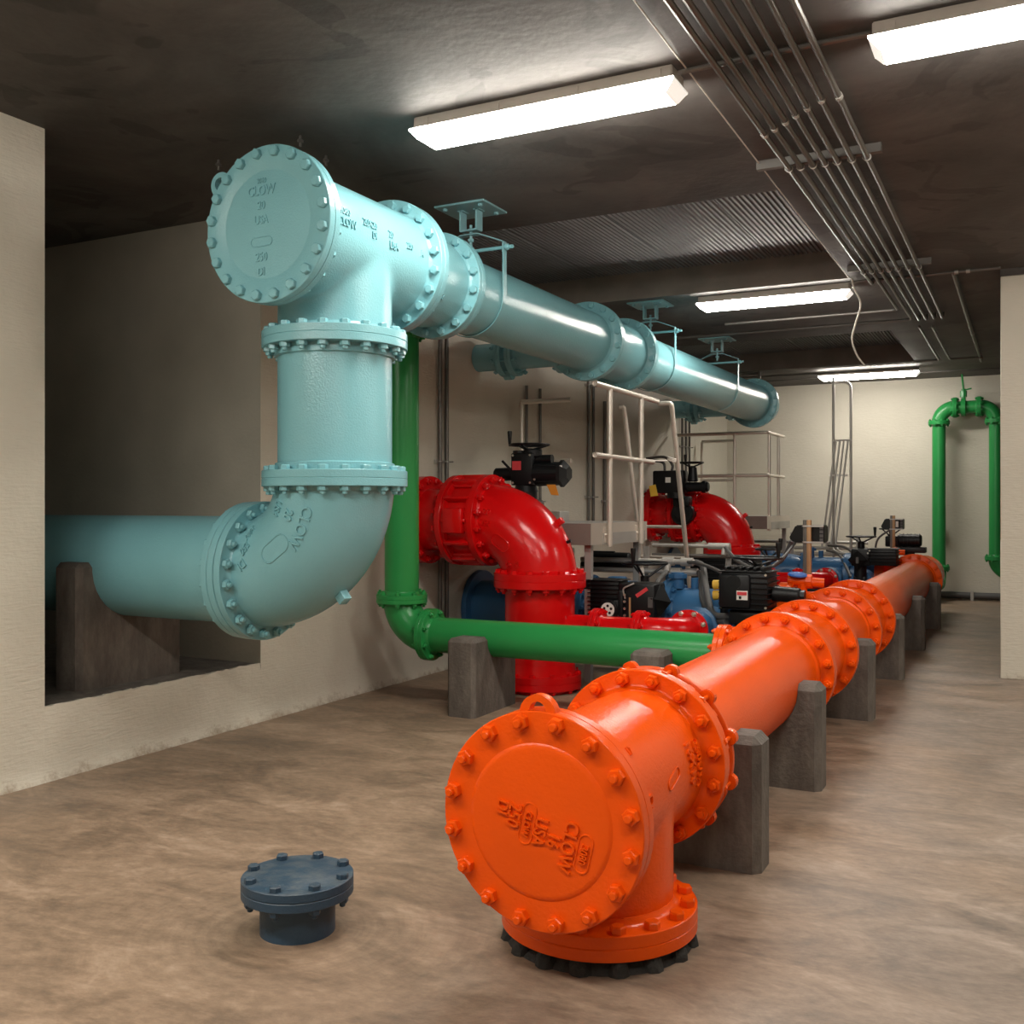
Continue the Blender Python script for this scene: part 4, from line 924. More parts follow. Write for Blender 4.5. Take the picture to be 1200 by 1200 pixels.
# ---------------------------------------------------------------- one bay of suction and pump pipework, twice
def bay(dy, near):
    w = 'nearer' if near else 'farther'
    # red riser with elbow and wall valve
    RX, RY = -3.12, 6.49+dy; ZJ = .785; A = .42; ZC = ZJ+A; rp = .255
    t = thing('red_pipe', 'thick glossy red pipe rising from the floor and bending into the left wall, %s one' % w, 'pipe', (RX, RY, 0), 'red suction pipes')
    bm = BM(); cyl(bm, (RX, RY, .0), (RX, RY, ZJ), rp-.005, 56); flange(bm, (RX, RY, ZJ), azp, .33, .052, rp-.005, 64); flange(bm, (RX, RY, .075), -azp, .298, .05, rp-.005, 56, False); flange(bm, (RX, RY, .075), azp, .298, .05, rp, 56, False)
    cyl(bm, (RX, RY, .125), (RX, RY, .20), rp+.008, 56, r2=rp-.004)
    cyl(bm, (RX+.10, RY, .46), (RX+.44, RY, .46), S6['rp'], 32); flange(bm, (RX+.445, RY, .46), (1, 0, 0), S6['R'], S6['t'], S6['rp'], 40)
    rs = part('riser', bm, 'red', t)
    bolts(rs, t, (.045, .104, 'hn'), 'red', (RX, RY, ZJ), azp, .295, 16); bolts(rs, t, (.036, .10, 'hn'), 'red', (RX, RY, .075), azp, .274, 12)
    bm = BM(); elbow(bm, (RX-A, RY, ZJ), (1, 0, 0), (0, 0, 1), A, rp+.012, 64, 26); flange(bm, (RX, RY, ZJ), -azp, .33, .052, rp+.006, 64); flange(bm, (RX-A, RY, ZC), axn, .335, .045, rp+.006, 64)
    el = part('elbow', bm, 'red', t)
    def onr(a0, q0, rot):
        rr = rp+.012; c_, s_ = math.cos(rot), math.sin(rot)
        def f(x, y, z):
            X, Y = x*c_-y*s_, x*s_+y*c_; q = q0+Y/rr; a = a0-X/A
            d = V((math.cos(a), 0, math.sin(a)))
            return V((RX-A, RY, ZJ))+d*(A+(rr+z)*math.sin(q))+V((0, -(rr+z)*math.cos(q), 0))
        return f
    bm = BM(); pill(bm, .18, .09, onr(.85, -.25, .1), .004); part('cast_badge', bm, 'red', el)
    words(el, 'red', [(s, .06, onr(a, q, 0)) for s, a, q in (('20', 1.32, .30), ('USA', 1.28, .0), ('250', .35, -.40), ('DI', .30, -.12))], .009)
    d = V((math.cos(.62), 0, math.sin(.62))); bm = BM(); box(bm, (-.022, -.022, -.01), (.022, .022, .05), frame(V((RX-A, RY, ZJ))+d*(A+rp+.01), d, (0, 1, 0)), bev=.003); part('plug', bm, 'red', el)
    d = V((math.cos(.40), 0, math.sin(.40))); bm = BM(); cyl(bm, V((RX-A, RY, ZJ))+d*(A+rp), V((RX-A, RY, ZJ))+d*(A+rp+.045), .012, 10); part('gauge_cock', bm, 'black', el)
    xv0, xv1 = RX-A, RX-A-.22
    bolts(el, t, (.045, .34, 'nh'), 'red', ((xv0+xv1)/2, RY, ZC), (1, 0, 0), .298, 16)
    bm = BM(); lathe(bm, [(0, .0), (rp+.065, 0), (rp+.065, .02), (rp+.03, .03), (rp+.03, .19), (rp+.065, .20), (rp+.065, .22), (0, .22)], frame((xv1, RY, ZC), (1, 0, 0)), 56)
    for k in range(12):
        a = 2*PI*k/12; box(bm, (-.05, -.012, .01), (.06, .012, .21), frame((xv1, RY+math.cos(a)*(rp+.02), ZC+math.sin(a)*(rp+.02)), (1, 0, 0), (0, math.cos(a), math.sin(a))), bev=.004)
    box(bm, (xv1+.03, RY-rp-.09, ZC-.09), (xv0-.03, RY-rp+.02, ZC+.09), bev=.012)
    part('valve_body', bm, 'red', t)
    bm = BM(); flange(bm, (xv1, RY, ZC), -axn, .335, .045, rp-.01, 64); cyl(bm, (xv1, RY, ZC), (XW+.003, RY, ZC), rp-.02, 56); flange(bm, (XW+.10, RY, ZC), -axn, .33, .04, rp-.02, 64); flange(bm, (XW+.10, RY, ZC), axn, .33, .04, rp-.02, 64, False)
    wp = part('wall_pipe', bm, 'red', t); bolts(wp, t, (.042, .08, 'nn'), 'red', (XW+.10, RY, ZC), (1, 0, 0), .295, 16)
    rest_bolts(t)
    # red bypass line in front of the blue line
    NX = -2.085; x0 = RX+.447; x1 = -2.36; z = .46; AL = .203
    t = thing('red_bypass_pipe', 'slim red bypass line from the %s red riser to the blue valve' % w, 'pipe', (NX, RY, 0), 'red bypass pipes')
    bm = BM(); flange(bm, (x0, RY, z), axn, S6['R'], S6['t'], S6['rp'], 40); cyl(bm, (x0, RY, z), (x1, RY, z), S6['rp'], 32); flange(bm, (x1, RY, z), (1, 0, 0), S6['R'], S6['t'], S6['rp'], 40)
    ps = part('pipe_section', bm, 'red', t); bolts(ps, t, (.030, .051, 'nn'), 'red', (x0, RY, z), (1, 0, 0), S6['bc'], 8); bolts(ps, t, (.030, .051, 'nn'), 'red', (x1, RY, z), (1, 0, 0), S6['bc'], 8)
    bm = BM(); flange(bm, (x1+.001, RY, z), axn, S6['R'], S6['t'], S6['rp']+.006, 40); cyl(bm, (x1, RY, z), (NX-AL, RY, z), S6['rp']+.008, 32); elbow(bm, (NX-AL, RY+AL, z), (0, -1, 0), (1, 0, 0), AL, S6['rp']+.008, 36, 14); flange(bm, (NX, RY+AL, z), ayp, S6['R'], S6['t'], S6['rp']+.006, 44)
    el = part('elbow', bm, 'red', t); bolts(el, t, (.032, .051, 'nn'), 'silver', (NX, RY+AL, z), ayp, S6['bc'], 8)
    # blue line from wall to orange header
    YL = YV+dy; rb = .221
    t = thing('blue_pipe', 'large blue valve line from the left wall to the orange pipe, %s of two' % w, 'pipe', (-2.5, YL, 0), 'blue valve lines')
    bm = BM(); cyl(bm, (XW+.012, YL, z), (-3.15, YL, z), rb, 56); flange(bm, (XW+.05, YL, z), -axn, .305, .045, rb, 56); flange(bm, (-3.15, YL, z), (1, 0, 0), R16, t16, rb, 56)
    p1 = part('wall_pipe', bm, 'blue', t)
    bm = BM(); flange(bm, (-3.15, YL, z), axn, R16, t16, rb, 56); lathe(bm, [(rb, -3.15), (rb+.03, -3.05), (rb+.04, -2.85), (rb+.03, -2.62), (rb, -2.50)], frame((0, YL, z), (1, 0, 0)), 56); flange(bm, (-2.45, YL, z), (1, 0, 0), R16-.01, t16, rb, 56)
    cyl(bm, (-2.62, YL, z), (-2.62, YL-.38, z), .09, 20); box(bm, (-2.98, YL-.05, z+.2), (-2.84, YL+.05, z+.29), bev=.015)
    part('valve_body', bm, 'blue', t)
    bm = BM(); flange(bm, (-2.45, YL, z), axn, R16-.01, t16, rb, 56); cyl(bm, (-2.45, YL, z), (-1.95, YL, z), rb, 56); flange(bm, (-1.95, YL, z), (1, 0, 0), R16-.02, t16, rb, 56)
    cyl(bm, (NX, YL, z), (NX, RY+AL+.001, z), .112, 36); flange(bm, (NX, RY+AL+.001, z), (0, -1, 0), S6['R'], S6['t'], .112, 44, False); lathe(bm, [(.112, 0), (.135, .008), (.135, .03), (.112, .04)], frame((NX, RY+AL+.21, z), ayp), 36)
    p2 = part('nozzle_pipe', bm, 'blue', t)
    bm = BM(); flange(bm, (-1.95, YL, z), axn, R16-.02, t16, rb, 56); cyl(bm, (-1.95, YL, z), (-1.63, YL, z), rb+.012, 56); cyl(bm, (-1.735, YL, z-.02), (-1.735, YL-.52, z-.02), .12, 28); box(bm, (-1.92, YL-.62, z-.16), (-1.60, YL-.30, z-.005), bev=.03)
    p3 = part('valve_body', bm, 'blue', t)
    bolts(p1, t, (.036, .073, 'nn'), 'blue', (-3.15, YL, z), (1, 0, 0), S16['bc'], 16); bolts(p2, t, (.036, .073, 'nn'), 'blue', (-2.45, YL, z), (1, 0, 0), S16['bc']-.01, 16); bolts(p3, t, (.036, .073, 'nn'), 'blue', (-1.95, YL, z), (1, 0, 0), S16['bc']-.02, 16)
    for xx in (-3.6, -2.7, -2.05):
        bm = BM(); box(bm, (xx-.09, YL-.2, 0), (xx+.09, YL+.2, z-.18), bev=.01); part('pedestal', bm, 'blue', t)
    # lever fitting on top of the line
    bm = BM(); cyl(bm, (-2.40, YL-.05, z+.22), (-2.40, YL-.05, z+.34), .05, 16); cyl(bm, (-2.40, YL-.05, z+.30), (-2.40, YL-.05, z+.33), .075, 8); cyl(bm, (-2.28, YL, z+.20), (-2.28, YL, z+.30), .03, 12)
    part('top_fitting', bm, 'blue', t)
    # orange ball valve with blue lever
    xo, yo, zo = -1.47, YL-.03, z+.225
    t = thing('ball_valve', 'small orange valve with %s on the %s orange branch' % ('blue oval lever' if near else 'upright bonnet', w), 'valve', (xo, yo, zo))
    bm = BM(); cyl(bm, (xo, yo, zo), (xo, yo, zo+.07), .035, 16); cyl(bm, (xo-.10, yo-.02, zo+.085), (xo+.15, yo+.02, zo+.07), .034, 18); cyl(bm, (xo+.03, yo-.0, zo+.08), (xo+.07, yo, zo+.08), .050, 8)
    part('valve_body', bm, 'orange', t)
    if near:
        bm = BM(); lathe(bm, [(0, 0), (.062, 0), (.07, .008), (.062, .018), (0, .020)], frame((xo-.03, yo-.02, zo+.118), (.1, -.15, 1)), 24); part('lever', bm, 'blue_plastic', t)
bay(0, True); bay(5.2, False)

# ---------------------------------------------------------------- controllers on posts
def controller(x, y, zt, label, zb=.0):
    t = thing('valve_controller', label, 'controller', (x, y, 0))
    bm = BM(); box(bm, (x-.030, y-.006, zb), (x-.004, y+.022, zt)); box(bm, (x-.030, y-.022, zb), (x-.026, y+.0, zt)); part('post', bm, 'conduit', t)
    bm = BM(); box(bm, (x-.004, y-.022, zb), (x+.026, y+.022, zt), bev=.004); part('post_lit_half', bm, 'lit_post_copper', t)  # half of the post that catches light, painted rust tan
    bm = BM(); prism(bm, [(-.135, -.14), (-.085, -.04), (.125, -.04), (.125, -.17), (-.095, -.17)], frame((x-.01, y+.19, zt), (0, -1, 0), (1, 0, 0)), .16, .008); part('box', bm, 'blackplastic', t)
    for k in range(4):
        bm = BM(); zz = zt-.058-.03*k; box(bm, (x+.082, y+.024, zz-.011), (x+.108, y+.030, zz+.011)); part('button', bm, 'rubber', t)
    for zz in (-.045, -.165):
        bm = BM(); box(bm, (x-.036, y-.028, zt+zz-.006), (x+.12, y-.023, zt+zz+.006)); box(bm, (x-.036, y-.028, zt+zz-.006), (x-.030, y+.03, zt+zz+.006)); part('clamp', bm, 'steel', t)
    return t
controller(-1.475, 7.66, 1.205, 'black controller box on a strut post with a lit-tan half left of the orange flanges', .70)
t = controller(-1.485, 12.95, 1.19, 'black controller box on a post at the far end of the orange pipe', .70)
plate(t, (-1.44, 12.97, 1.085), .03, .07, 'white_label')
# gear head at the far orange valve
c = V((-1.33, 13.30, .86)); t = thing('valve_actuator', 'black actuator lying on the far end of the orange pipe, below the last controller', 'actuator', c)
bm = BM(); cyl(bm, c+V((-.14, 0, .02)), c+V((.14, 0, .02)), .078, 24, bev=.02)
for k in range(6): cyl(bm, c+V((-.12+.045*k, 0, .02)), c+V((-.11+.045*k, 0, .02)), .084, 24)
part('motor', bm, 'black', t)
bm = BM(); box(bm, c+V((-.16, -.10, -.13)), c+V((.19, .10, -.06)), bev=.012); cyl(bm, c+V((0, 0, -.17)), c+V((0, 0, -.05)), .06, 16); box(bm, c+V((-.28, -.06, -.06)), c+V((-.12, .06, .07)), bev=.015); part('gear_housing', bm, 'black', t)
wheel_part(t, c+V((-.22, -.02, .16)), .13, c+V((-.22, -.02, .08)), .0, .10)

# ---------------------------------------------------------------- service platforms, rails, ladder
def platform(y0, y1, label, legs):
    t = thing('service_platform', label, 'platform', (-3.5, (y0+y1)/2, 0))
    bm = BM(); box(bm, (XW+.012, y0, 1.145), (-2.885, y1, 1.18), bev=.003, seg=1)
    part('deck', bm, 'steel', t)
    bm = BM(); box(bm, (-2.885, y0, 1.02), (-2.875, y1, 1.18)); part('side_plate', bm, 'rail', t)
    for ya, yb in ((y0-.008, y0), (y1, y1+.008)):
        bm = BM(); box(bm, (XW+.012, ya, 1.02), (-2.877, yb, 1.179)); part('end_plate', bm, 'channel', t)
    bm = BM(); box(bm, (-2.8745, y0+.22, 1.015), (-2.869, y1-.06, 1.105)); part('kick_plate', bm, 'steel', t)
    for yy in legs:
        bm = BM(); box(bm, (-2.96, yy-.025, 0), (-2.91, yy+.025, 1.145)); part('leg', bm, 'steel', t)
    return t
platform(6.85, 8.06, 'grey metal service platform on the wall behind the nearer red pipe', (6.95, 7.98))
platform(12.42, 13.75, 'grey metal service platform on the wall behind the farther red pipe', (13.65,))
bm = BM(); box(bm, (-3.83, 7.82, 1.181), (-3.57, 8.02, 1.262), bev=.006); single('junction_box', bm, 'steel', 'small grey box lying on the nearer service platform by the red elbow', 'box', (-3.7, 7.92, 1.181))
RR = .021
t = thing('guard_rail', 'pale tubular guard rail with open pipe ends on the nearer service platform', 'railing', (-2.85, 7.5, 1.0), 'platform guard rails')
bm = BM()
def opentube(bm, a, b, r=RR):
    a, b = V(a), V(b); l = (b-a).length; lathe(bm, [(r-.003, .012), (r-.003, 0), (r, 0), (r, l), (0, l)], frame(a, b-a), 18); lathe(bm, [(0, .012), (r-.003, .012)], frame(a, b-a), 18)
opentube(bm, (-2.85, 6.86, 2.212), (-2.85, 8.26, 2.205)); part('top_rail', bm, 'rail', t)
bm = BM(); opentube(bm, (-2.85, 6.86, 1.685), (-2.85, 8.14, 1.68)); part('mid_rail', bm, 'rail', t)
for y in (7.16, 7.85):
    bm = BM(); cyl(bm, (-2.85, y, 1.0), (-2.85, y, 2.20), RR, 16); ps = part('post', bm, 'rail', t)
    bm = BM(); box(bm, (-2.875, y-.07, 1.03), (-2.866, y+.07, 1.15)); 
    for dy in (-.052, .052): hexprism(bm, frame((-2.866, y+dy, 1.09), (1, 0, 0)), 0, .010, .018)
    part('mounting_plate', bm, 'rail', ps)
t = thing('ship_ladder', 'pale tubular ladder leaning against the nearer service platform', 'ladder', (-2.98, 8.8, 0))
for x, yt in ((-2.74, 8.30), (-3.22, 8.42)):
    s = .12 if x > -3 else .0
    bm = BM(); tube(bm, ([(x-s, yt, 2.19)] if s else [(x-.04, yt-.01, 2.19)])+[(x, yt, 2.19), (x, yt+.72, .0)], RR, .03, 16); part('stringer', bm, 'rail', t)
for k in range(4):
    z = 1.12-.28*k; y = 8.36+.72*(2.19-z)/2.19; bm = BM(); cyl(bm, (-3.22, y+.05, z), (-2.74, y-.02, z), .014, 12); part('rung', bm, 'rail', t)
bm = BM()
for k in range(3): ringbm(bm, frame((-2.77, 8.40, 1.70+.012*k), (.3, 0, 1)), .034, .006, 20, 8)
tube(bm, [(-2.85, 8.10, 1.69), (-2.80, 8.36, 1.70)], .006, n=8); single('tie_wire', bm, 'white_cable', 'white rope tying the ladder to the guard rail', 'rope', (-2.77, 8.4, 1.7))
def end_rail(y, label, x0, x1, tops, posts, ret=None):
    t = thing('guard_rail', label, 'railing', (x0, y, 1.18), 'platform guard rails')
    for nm, z in tops:
        pts = [(x0, y, z), (x1, y, z)]+([(x1, ret, z)] if ret else [])
        bm = BM(); tube(bm, pts, RR, .04, 14); part(nm, bm, 'rail', t)
    for x, yy in posts:
        bm = BM(); cyl(bm, (x, yy, 1.18 if x < -2.9 else 1.0), (x, yy, tops[0][1]-.005), RR-.001, 14); ps = part('post', bm, 'rail', t)
        if x > -3.0:
            bm = BM(); box(bm, (-2.907, yy-.06, 1.0), (-2.876, yy+.06, 1.12)); part('mounting_plate', bm, 'rail', ps)
end_rail(8.03, 'pale end rail on the wall side of the nearer platform, behind the tagged actuator', -4.04, -3.56, [('top_rail', 2.235), ('mid_rail', 1.70)], [(-4.04, 8.03)])
end_rail(12.5, 'pale corner guard rail on the farther service platform', -4.10, -2.893, [('top_rail', 2.215), ('mid_rail', 1.685)], [(-3.30, 12.5), (-2.893, 12.6), (-2.893, 13.12)], 13.42)
end_rail(13.70, 'pale square end rail at the back of the farther service platform', -4.08, -3.60, [('top_rail', 2.20), ('mid_rail', 1.66)], [(-4.08, 13.70)])

# ---------------------------------------------------------------- conduits
def conduit(name, label, cat, pts, r, mat='conduit', group=None, bend=.06, clamps=(), n=10, fl=False):
    bm = BM()
    if fl: flex(bm, pts, r, n)
    else: tube(bm, pts, r, bend, n)
    loc = V(pts[0])
    if not clamps: return single(name, bm, mat, label, cat, loc, group)
    t = thing(name, label, cat, loc, group); part('tube', bm, mat, t)
    for c, ax in clamps:
        b2 = BM(); cyl(b2, V(c)-V(ax)*.014, V(c)+V(ax)*.014, r+.004, 14); part('coupling', b2, 'steel', t)
    return t
cx = [-1.105, -1.047, -.985, -.927, -.866, -.795, -.723]; cz = 3.046
order = ['first', 'second', 'third', 'fourth', 'fifth', 'sixth', 'seventh']
gC = 'ceiling conduits running side by side to the far end'
for i, x in enumerate(cx):
    lab = '%s steel ceiling conduit counted from the left of the seven' % order[i] if 0 < i < 6 else ('leftmost steel ceiling conduit of the seven, ending at the light behind the recess' if i == 0 else 'rightmost steel ceiling conduit of the seven')
    y0 = YN+.1
    if i == 0: pts = [(x, y0, cz), (x, 8.30, cz), (x, 8.36, CEIL)]
    elif i == 1: pts = [(x, y0, cz), (x, 9.50, cz), (-2.6, 9.50, cz)]
    elif i == 2: pts = [(x, y0, cz), (x, 10.06, cz), (-3.3, 10.06, cz)]
    else: pts = [(x, y0, cz), (x, 10.14-.01*i, cz), (x, 10.18-.01*i, CEIL-.002)]
    cl = [((x, 4.72-.06*i if i < 6 else 4.42, cz), (0, 1, 0))]
    conduit('ceiling_conduit', lab, 'conduit', pts, .0135, clamps=cl, group=gC, bend=.09)
def strut(x0, x1, y, label):
    t = thing('strut_channel', label, 'strut', ((x0+x1)/2, y, CEIL), 'ceiling strut channels')
    bm = BM(); box(bm, (x0, y-.02, cz+.0145), (x1, y+.02, CEIL)); part('channel', bm, 'conduit', t)
    for x in cx:
        bm = BM(); ringbm(bm, frame((x, y, cz), (0, 1, 0)), .0165, .004, 16, 6); cyl(bm, (x-.02, y, cz-.006), (x-.02, y, cz+.016), .004, 8); part('clamp', bm, 'steel', t)
strut(-1.27, -.655, 5.26, 'steel strut across the seven ceiling conduits above the recess corner'); strut(-1.22, -.64, 7.86, 'steel strut across the seven ceiling conduits near the second light'); strut(-1.25, -.62, 1.9, 'steel strut across the seven ceiling conduits nearest the camera')
conduit('ceiling_conduit', 'left of two short ceiling conduits running on toward the far wall', 'conduit', [(-.965, 10.55, 3.055), (-.975, 13.05, 3.055), (-1.26, 13.06, 3.055)], .012, group='short far ceiling conduits')
conduit('ceiling_conduit', 'right of two short ceiling conduits running on toward the far wall', 'conduit', [(-.853, 10.6, 3.055), (-.857, 13.05, 3.055), (-.5, 13.06, 3.055)], .012, group='short far ceiling conduits')
conduit('ceiling_conduit', 'ceiling conduit running back beside the wall end on the right', 'conduit', [(-.52, 8.30, 3.07), (-.535, 13.5, 3.07)], .017, clamps=[((-.53, 11.3, 3.07), (0, 1, 0))])
conduit('ceiling_conduit', 'cross conduit joining the two nearest ceiling lights', 'conduit', [(-1.28, 3.97, 3.085), (-.535, 3.97, 3.085)], .012)
conduit('ceiling_conduit', 'cross conduit from the second light to the wall end on the right', 'conduit', [(-1.28, 8.30, 3.075), (-.2, 8.30, 3.075)], .012, clamps=[((-.42, 8.30, 3.075), (1, 0, 0)), ((-.50, 8.30, 3.075), (1, 0, 0))])
conduit('ceiling_conduit', 'cross conduit along the ceiling in front of the farthest light', 'conduit', [(-3.9, 13.72, 3.06), (-1.26, 13.72, 3.06)], .014)
conduit('ceiling_cable', 'thin bright cable strung along the ceiling left of the conduits', 'cable', [(-1.225, YN+.1, 3.085), (-1.24, 3.4, 3.09), (-1.262, 5.7, 3.094), (-1.262, 8.2, 3.09)], .0035, 'white_cable', bend=.2)
conduit('hanging_cable', 'wavy white cable hanging from the ceiling between the two far lights', 'cable', [(-1.25, 8.25, 3.095), (-1.235, 8.26, 3.02), (-1.19, 8.3, 2.90), (-1.235, 8.35, 2.76), (-1.27, 8.40, 2.64), (-1.24, 8.45, 2.52), (-1.19, 8.5, 2.44)], .007, 'white_cable', fl=True)
# anchors left in the ceiling
for (x, y), lab in (((-3.144, 3.865), 'left of two small threaded anchors in the ceiling above the turquoise end cap'), ((-3.205, 4.142), 'right of two small threaded anchors in the ceiling above the turquoise end cap'), ((-3.74, 3.94), 'small anchor in the ceiling left of the turquoise lifting lug')):
    bm = BM(); cyl(bm, (x, y, CEIL-.055), (x, y, CEIL-.001), .007, 8); hexprism(bm, frame((x, y, CEIL-.035), azp), 0, .016, .028); single('ceiling_anchor', bm, 'conduit', lab, 'anchor', (x, y, CEIL), 'ceiling anchors')
# valve head poking under the recess behind the overhead pipe
for y, x, lab in ((8.30, -3.72, 'small dark valve bracket under the edge of the nearer ceiling recess'), (13.46, -3.3, 'small dark valve bracket above the far end of the overhead pipe')):
    bm = BM(); cyl(bm, (x+.08, y, CEIL-.10), (x+.08, y, CEIL+.0), .022, 12); tube(bm, [(x-.25, y, CEIL-.04), (x+.08, y, CEIL-.04)], .012); tube(bm, [(x-.25, y, CEIL-.005), (x+.02, y, CEIL-.02), (x+.08, y, CEIL-.02)], .010)
    single('bracket', bm, 'conduit', lab, 'bracket', (x, y, CEIL))
# wall conduits
gW = 'vertical conduits on the left wall'
def wallpair(ys, z0, z1, label, r=.014, cl=()):
    t = thing('wall_conduit', label, 'conduit', (XW+.03, ys[0], z0), gW)
    for y in ys:
        bm = BM(); tube(bm, [(XW+.03, y, z0), (XW+.03, y, z1)], r, n=12); part('tube', bm, 'conduit', t)
    for z in cl:
        bm = BM(); box(bm, (XW+.004, min(ys)-.05, z-.014), (XW+.02, max(ys)+.05, z+.014)); 
        for y in ys: ringbm(bm, frame((XW+.03, y, z), azp), r+.002, .004, 14, 6); cyl(bm, (XW+.03, y+.03, z), (XW+.075, y+.03, z), .006, 8)
        part('clamp', bm, 'steel', t)
wallpair((6.80, 6.90), .3, CEIL-.002, 'pair of steel conduits on the left wall right of the green pipe', .017, (1.66, .9))
wallpair((8.33, 8.62), 1.19, 2.42, 'two steel conduits on the left wall dropping behind the tagged actuator', .014, (1.35,))
wallpair((9.80, 9.93), .9, 2.62, 'pair of steel conduits on the left wall beside the open rail ends', .015, (2.58, 1.40))
wallpair((10.25,), .9, 2.45, 'single steel conduit on the left wall behind the guard rail', .017, (1.36,))
wallpair((13.0, 13.16, 13.32), .9, 2.60, 'three steel conduits on the left wall behind the farther platform', .015, (2.10,))
# conduit bundle hanging at the far wall, and leaning tubes
t = conduit('drop_conduit', 'straight vertical conduit dropping from the farthest light', 'conduit', [(-2.30, 13.66, CEIL-.11), (-2.30, 13.66, .0)], .018, 'steel')
conduit('drop_conduit', 'bent conduit dropping beside the straight one from the farthest light', 'conduit', [(-2.30, 13.72, 2.93), (-2.09, 13.72, 2.93), (-2.09, 13.72, .0)], .018, 'steel', bend=.14)
t = thing('leaning_conduits', 'rack of four conduits leaning between the two drop conduits', 'conduit', (-2.3, 13.5, .6))
for k in range(4):
    bm = BM(); xt = -2.24+.05*k; xb = -2.40+.055*k; tube(bm, [(xt, 13.5, 2.16), (xb, 13.4, .78)]+([(xb+.1, 13.3, .70), (xb+.35, 13.2, .70)] if k > 1 else []), .0125, .08, 10); part('tube', bm, 'steel', t)
for z, x in ((2.15, -2.16), (1.70, -2.215)):
    bm = BM(); box(bm, (x-.11, 13.46, z-.012), (x+.12, 13.485, z+.012)); part('clamp', bm, 'white_label', t)
# manifold conduits behind the dial actuator
YM = 7.98
def mtube(z, x0, x1, label, r=.022, y=YM, mat='steel', extra=()):
    t = thing('service_pipe', label, 'pipe', ((x0+x1)/2, y, z), 'horizontal grey service pipes'); bm = BM(); tube(bm, [(x0, y, z), (x1, y, z)], r, n=14); part('tube', bm, mat, t)
    for xx, k in extra:
        bm = BM(); cyl(bm, (xx-.05, y, z), (xx+.05, y, z), r+.013, 14); 
        if k: cyl(bm, (xx, y-.0, z), (xx, y-.04, z-.08), r+.006, 12)
        part('fitting', bm, 'steel', t)
mtube(.850, -3.44, -2.42, 'upper grey service pipe behind the actuator with the dial', .022, YM, 'steel', ((-2.66, 1), (-2.50, 0)))
mtube(.768, -3.44, -2.40, 'lower grey service pipe behind the actuator with the dial', .020, YM, 'steel', ((-2.60, 0), (-2.46, 0)))
mtube(.945, -3.12, -2.44, 'upper bright service pipe below the farther red elbow', .018, 8.9, 'steel', ((-2.44, 1), (-2.54, 0)))
mtube(.855, -3.12, -2.36, 'lower bright service pipe below the farther red elbow', .018, 8.9, 'conduit')
for z, r in ((.82, .022), (.74, .022), (.66, .026)): mtube(z, -3.6, -1.9, {.82: 'highest', .74: 'middle', .66: 'lowest'}[z]+' of three grey service pipes in front of the far wall', r, 13.9, 'steel')
for x, y, z0, z1, lab in ((-3.48, 7.85, 0, .95, 'upright strut right behind the nearer red riser'), (-2.875, 8.05, 0, .97, 'upright strut at the foot of the guard rail'), (-2.42, 8.95, 0, .93, 'upright strut behind the finned labelled actuator'), (-2.87, 13.85, 0, .95, 'slotted upright strut in front of the far wall, left of the first controller'), (-2.02, 13.85, 0, .92, 'upright strut beside the leaning conduits')):
    bm = BM(); box(bm, (x-.024, y-.012, z0), (x-.018, y+.02, z1)); box(bm, (x+.018, y-.012, z0), (x+.024, y+.02, z1)); box(bm, (x-.024, y+.014, z0), (x+.024, y+.02, z1))
    for k in range(int((z1-.3)/.12)): box(bm, (x-.008, y+.010, z1-.06-.12*k-.03), (x+.008, y+.0155, z1-.06-.12*k))
    single('strut_post', bm, 'steel', lab, 'strut', (x, y, z0), 'upright strut posts')
gF = 'flexible black conduits around the blue valve'
for pts, r, lab in (([(-2.42, YM, .85), (-2.30, 7.75, .83), (-2.16, 7.35, .72), (-2.03, 7.05, .56), (-1.92, 6.95, .535), (-1.80, 6.98, .56)], .024, 'thick flexible hose looping from the upper service pipe to the blue valve'),
                 ([(-2.40, YM, .768), (-2.30, 7.7, .75), (-2.17, 7.30, .62), (-2.02, 7.05, .50), (-1.88, 6.9, .50)], .022, 'thick flexible hose looping from the lower service pipe to the blue valve'),
                 ([(-2.66, YM-.04, .77), (-2.60, 7.55, .72), (-2.50, 7.15, .64), (-2.43, 7.02, .52)], .020, 'grey hose dropping in front of the blue pipe, left one'),
                 ([(-2.50, YM, .85), (-2.32, 7.7, .86), (-2.05, 7.3, .83), (-1.87, 7.08, .77)], .014, 'thin grey hose arching to the back of the finned labelled actuator'),
                 ([(-2.44, 8.9, .945), (-2.25, 8.6, .84), (-1.95, 8.1, .80), (-1.72, 7.86, .88), (-1.62, 7.80, 1.04)], .016, 'grey hose rising to the nearer controller box'),
                 ([(-1.58, 7.72, 1.03), (-1.62, 7.5, .93), (-1.66, 7.25, .86), (-1.62, 7.08, .82)], .011, 'thin hose from the nearer controller down to the finned labelled actuator'),
                 ([(-2.3, 13.3, .80), (-2.05, 12.9, .80), (-1.85, 12.5, .72), (-1.78, 12.15, .62)], .016, 'upper black hose reaching the farther finned actuator'),
                 ([(-2.3, 13.2, .74), (-2.1, 12.8, .72), (-1.95, 12.4, .60), (-1.85, 12.15, .48)], .016, 'lower black hose reaching the farther finned actuator'),
                 ([(-1.52, 13.0, 1.02), (-1.66, 12.98, .9), (-1.70, 13.0, .72)], .012, 'black hose hanging from the farthest controller box')):
    conduit('flexible_conduit', lab, 'conduit', pts, r, 'rubber', gF, fl=True)
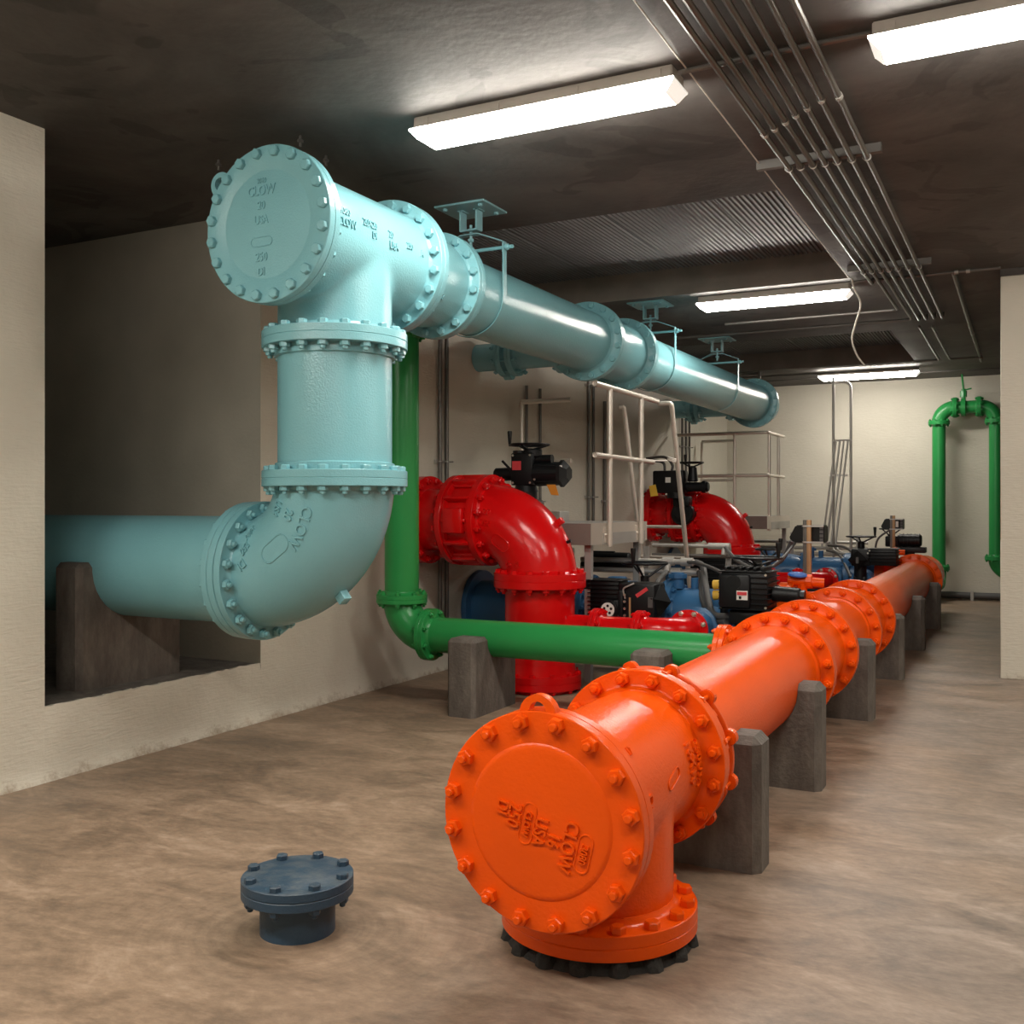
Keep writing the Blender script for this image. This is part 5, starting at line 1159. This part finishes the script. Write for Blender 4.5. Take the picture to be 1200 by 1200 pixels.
# motor lying behind the dial actuator
c = V((-3.2, 8.15, .80)); t = thing('valve_actuator', 'flat dark actuator behind the grey service pipes, left of the guard rail foot', 'actuator', c)
bm = BM(); cyl(bm, c+V((-.25, -.05, .06)), c+V((.16, -.05, .06)), .05, 18, bev=.01); box(bm, c+V((-.28, -.12, -.06)), c+V((.2, .06, .03)), bev=.02); part('motor', bm, 'black', t)
bm = BM(); cyl(bm, c+V((-.18, -.05, .10)), c+V((.02, -.05, .10)), .02, 12); part('conduit_stub', bm, 'blackplastic', t)
c = V((-2.45, 9.35, .66)); t = thing('electric_motor', 'dark ribbed motor below the farther red elbow', 'motor', c)
bm = BM(); fins(bm, c+V((-.42, -.18, -.16)), c+V((.22, .18, .20)), 9); part('frame', bm, 'black', t)
bm = BM(); box(bm, c+V((-.36, -.12, -.66)), c+V((-.26, .12, -.14))); box(bm, c+V((.06, -.12, -.66)), c+V((.16, .12, -.14))); part('stand', bm, 'black', t)
# pipe along the foot of the far wall
bm = BM(); tube(bm, [(-1.9, YB-.06, .065), (.9, YB-.06, .065)], .045, n=16); t = thing('wall_pipe', 'dark pipe along the floor at the foot of the far wall', 'pipe', (-.2, YB-.06, .02)); part('tube', bm, 'rubber', t)
bm = BM(); box(bm, (-.74, YB-.115, .0), (-.70, YB-.005, .125)); part('clamp', bm, 'steel', t)
# swarf of mastic beads and a drain plug
bm = BM(); box(bm, (-4.12, 5.25, 1.02), (-4.08, 5.3, 1.06)) if False else None
bm.free()

# ---------------------------------------------------------------- camera, world, view
cam = bpy.data.cameras.new('camera'); co = bpy.data.objects.new('camera', cam); C.objects.link(co)
co.location = (0, 0, H); co.rotation_euler = (PI/2, 0, math.atan(608/1180))
cam.sensor_width = 36; cam.lens = 36*1180/1200; cam.shift_y = -8/1200; cam.clip_start = .05
bpy.context.scene.camera = co
w = bpy.data.worlds.new('world'); bpy.context.scene.world = w; w.use_nodes = True
w.node_tree.nodes['Background'].inputs['Color'].default_value = (.5, .47, .42, 1); w.node_tree.nodes['Background'].inputs['Strength'].default_value = .0
vs = bpy.context.scene.view_settings
vs.view_transform = 'Standard'; vs.look = 'None'; vs.gamma = 1; vs.use_curve_mapping = False; vs.exposure = .5
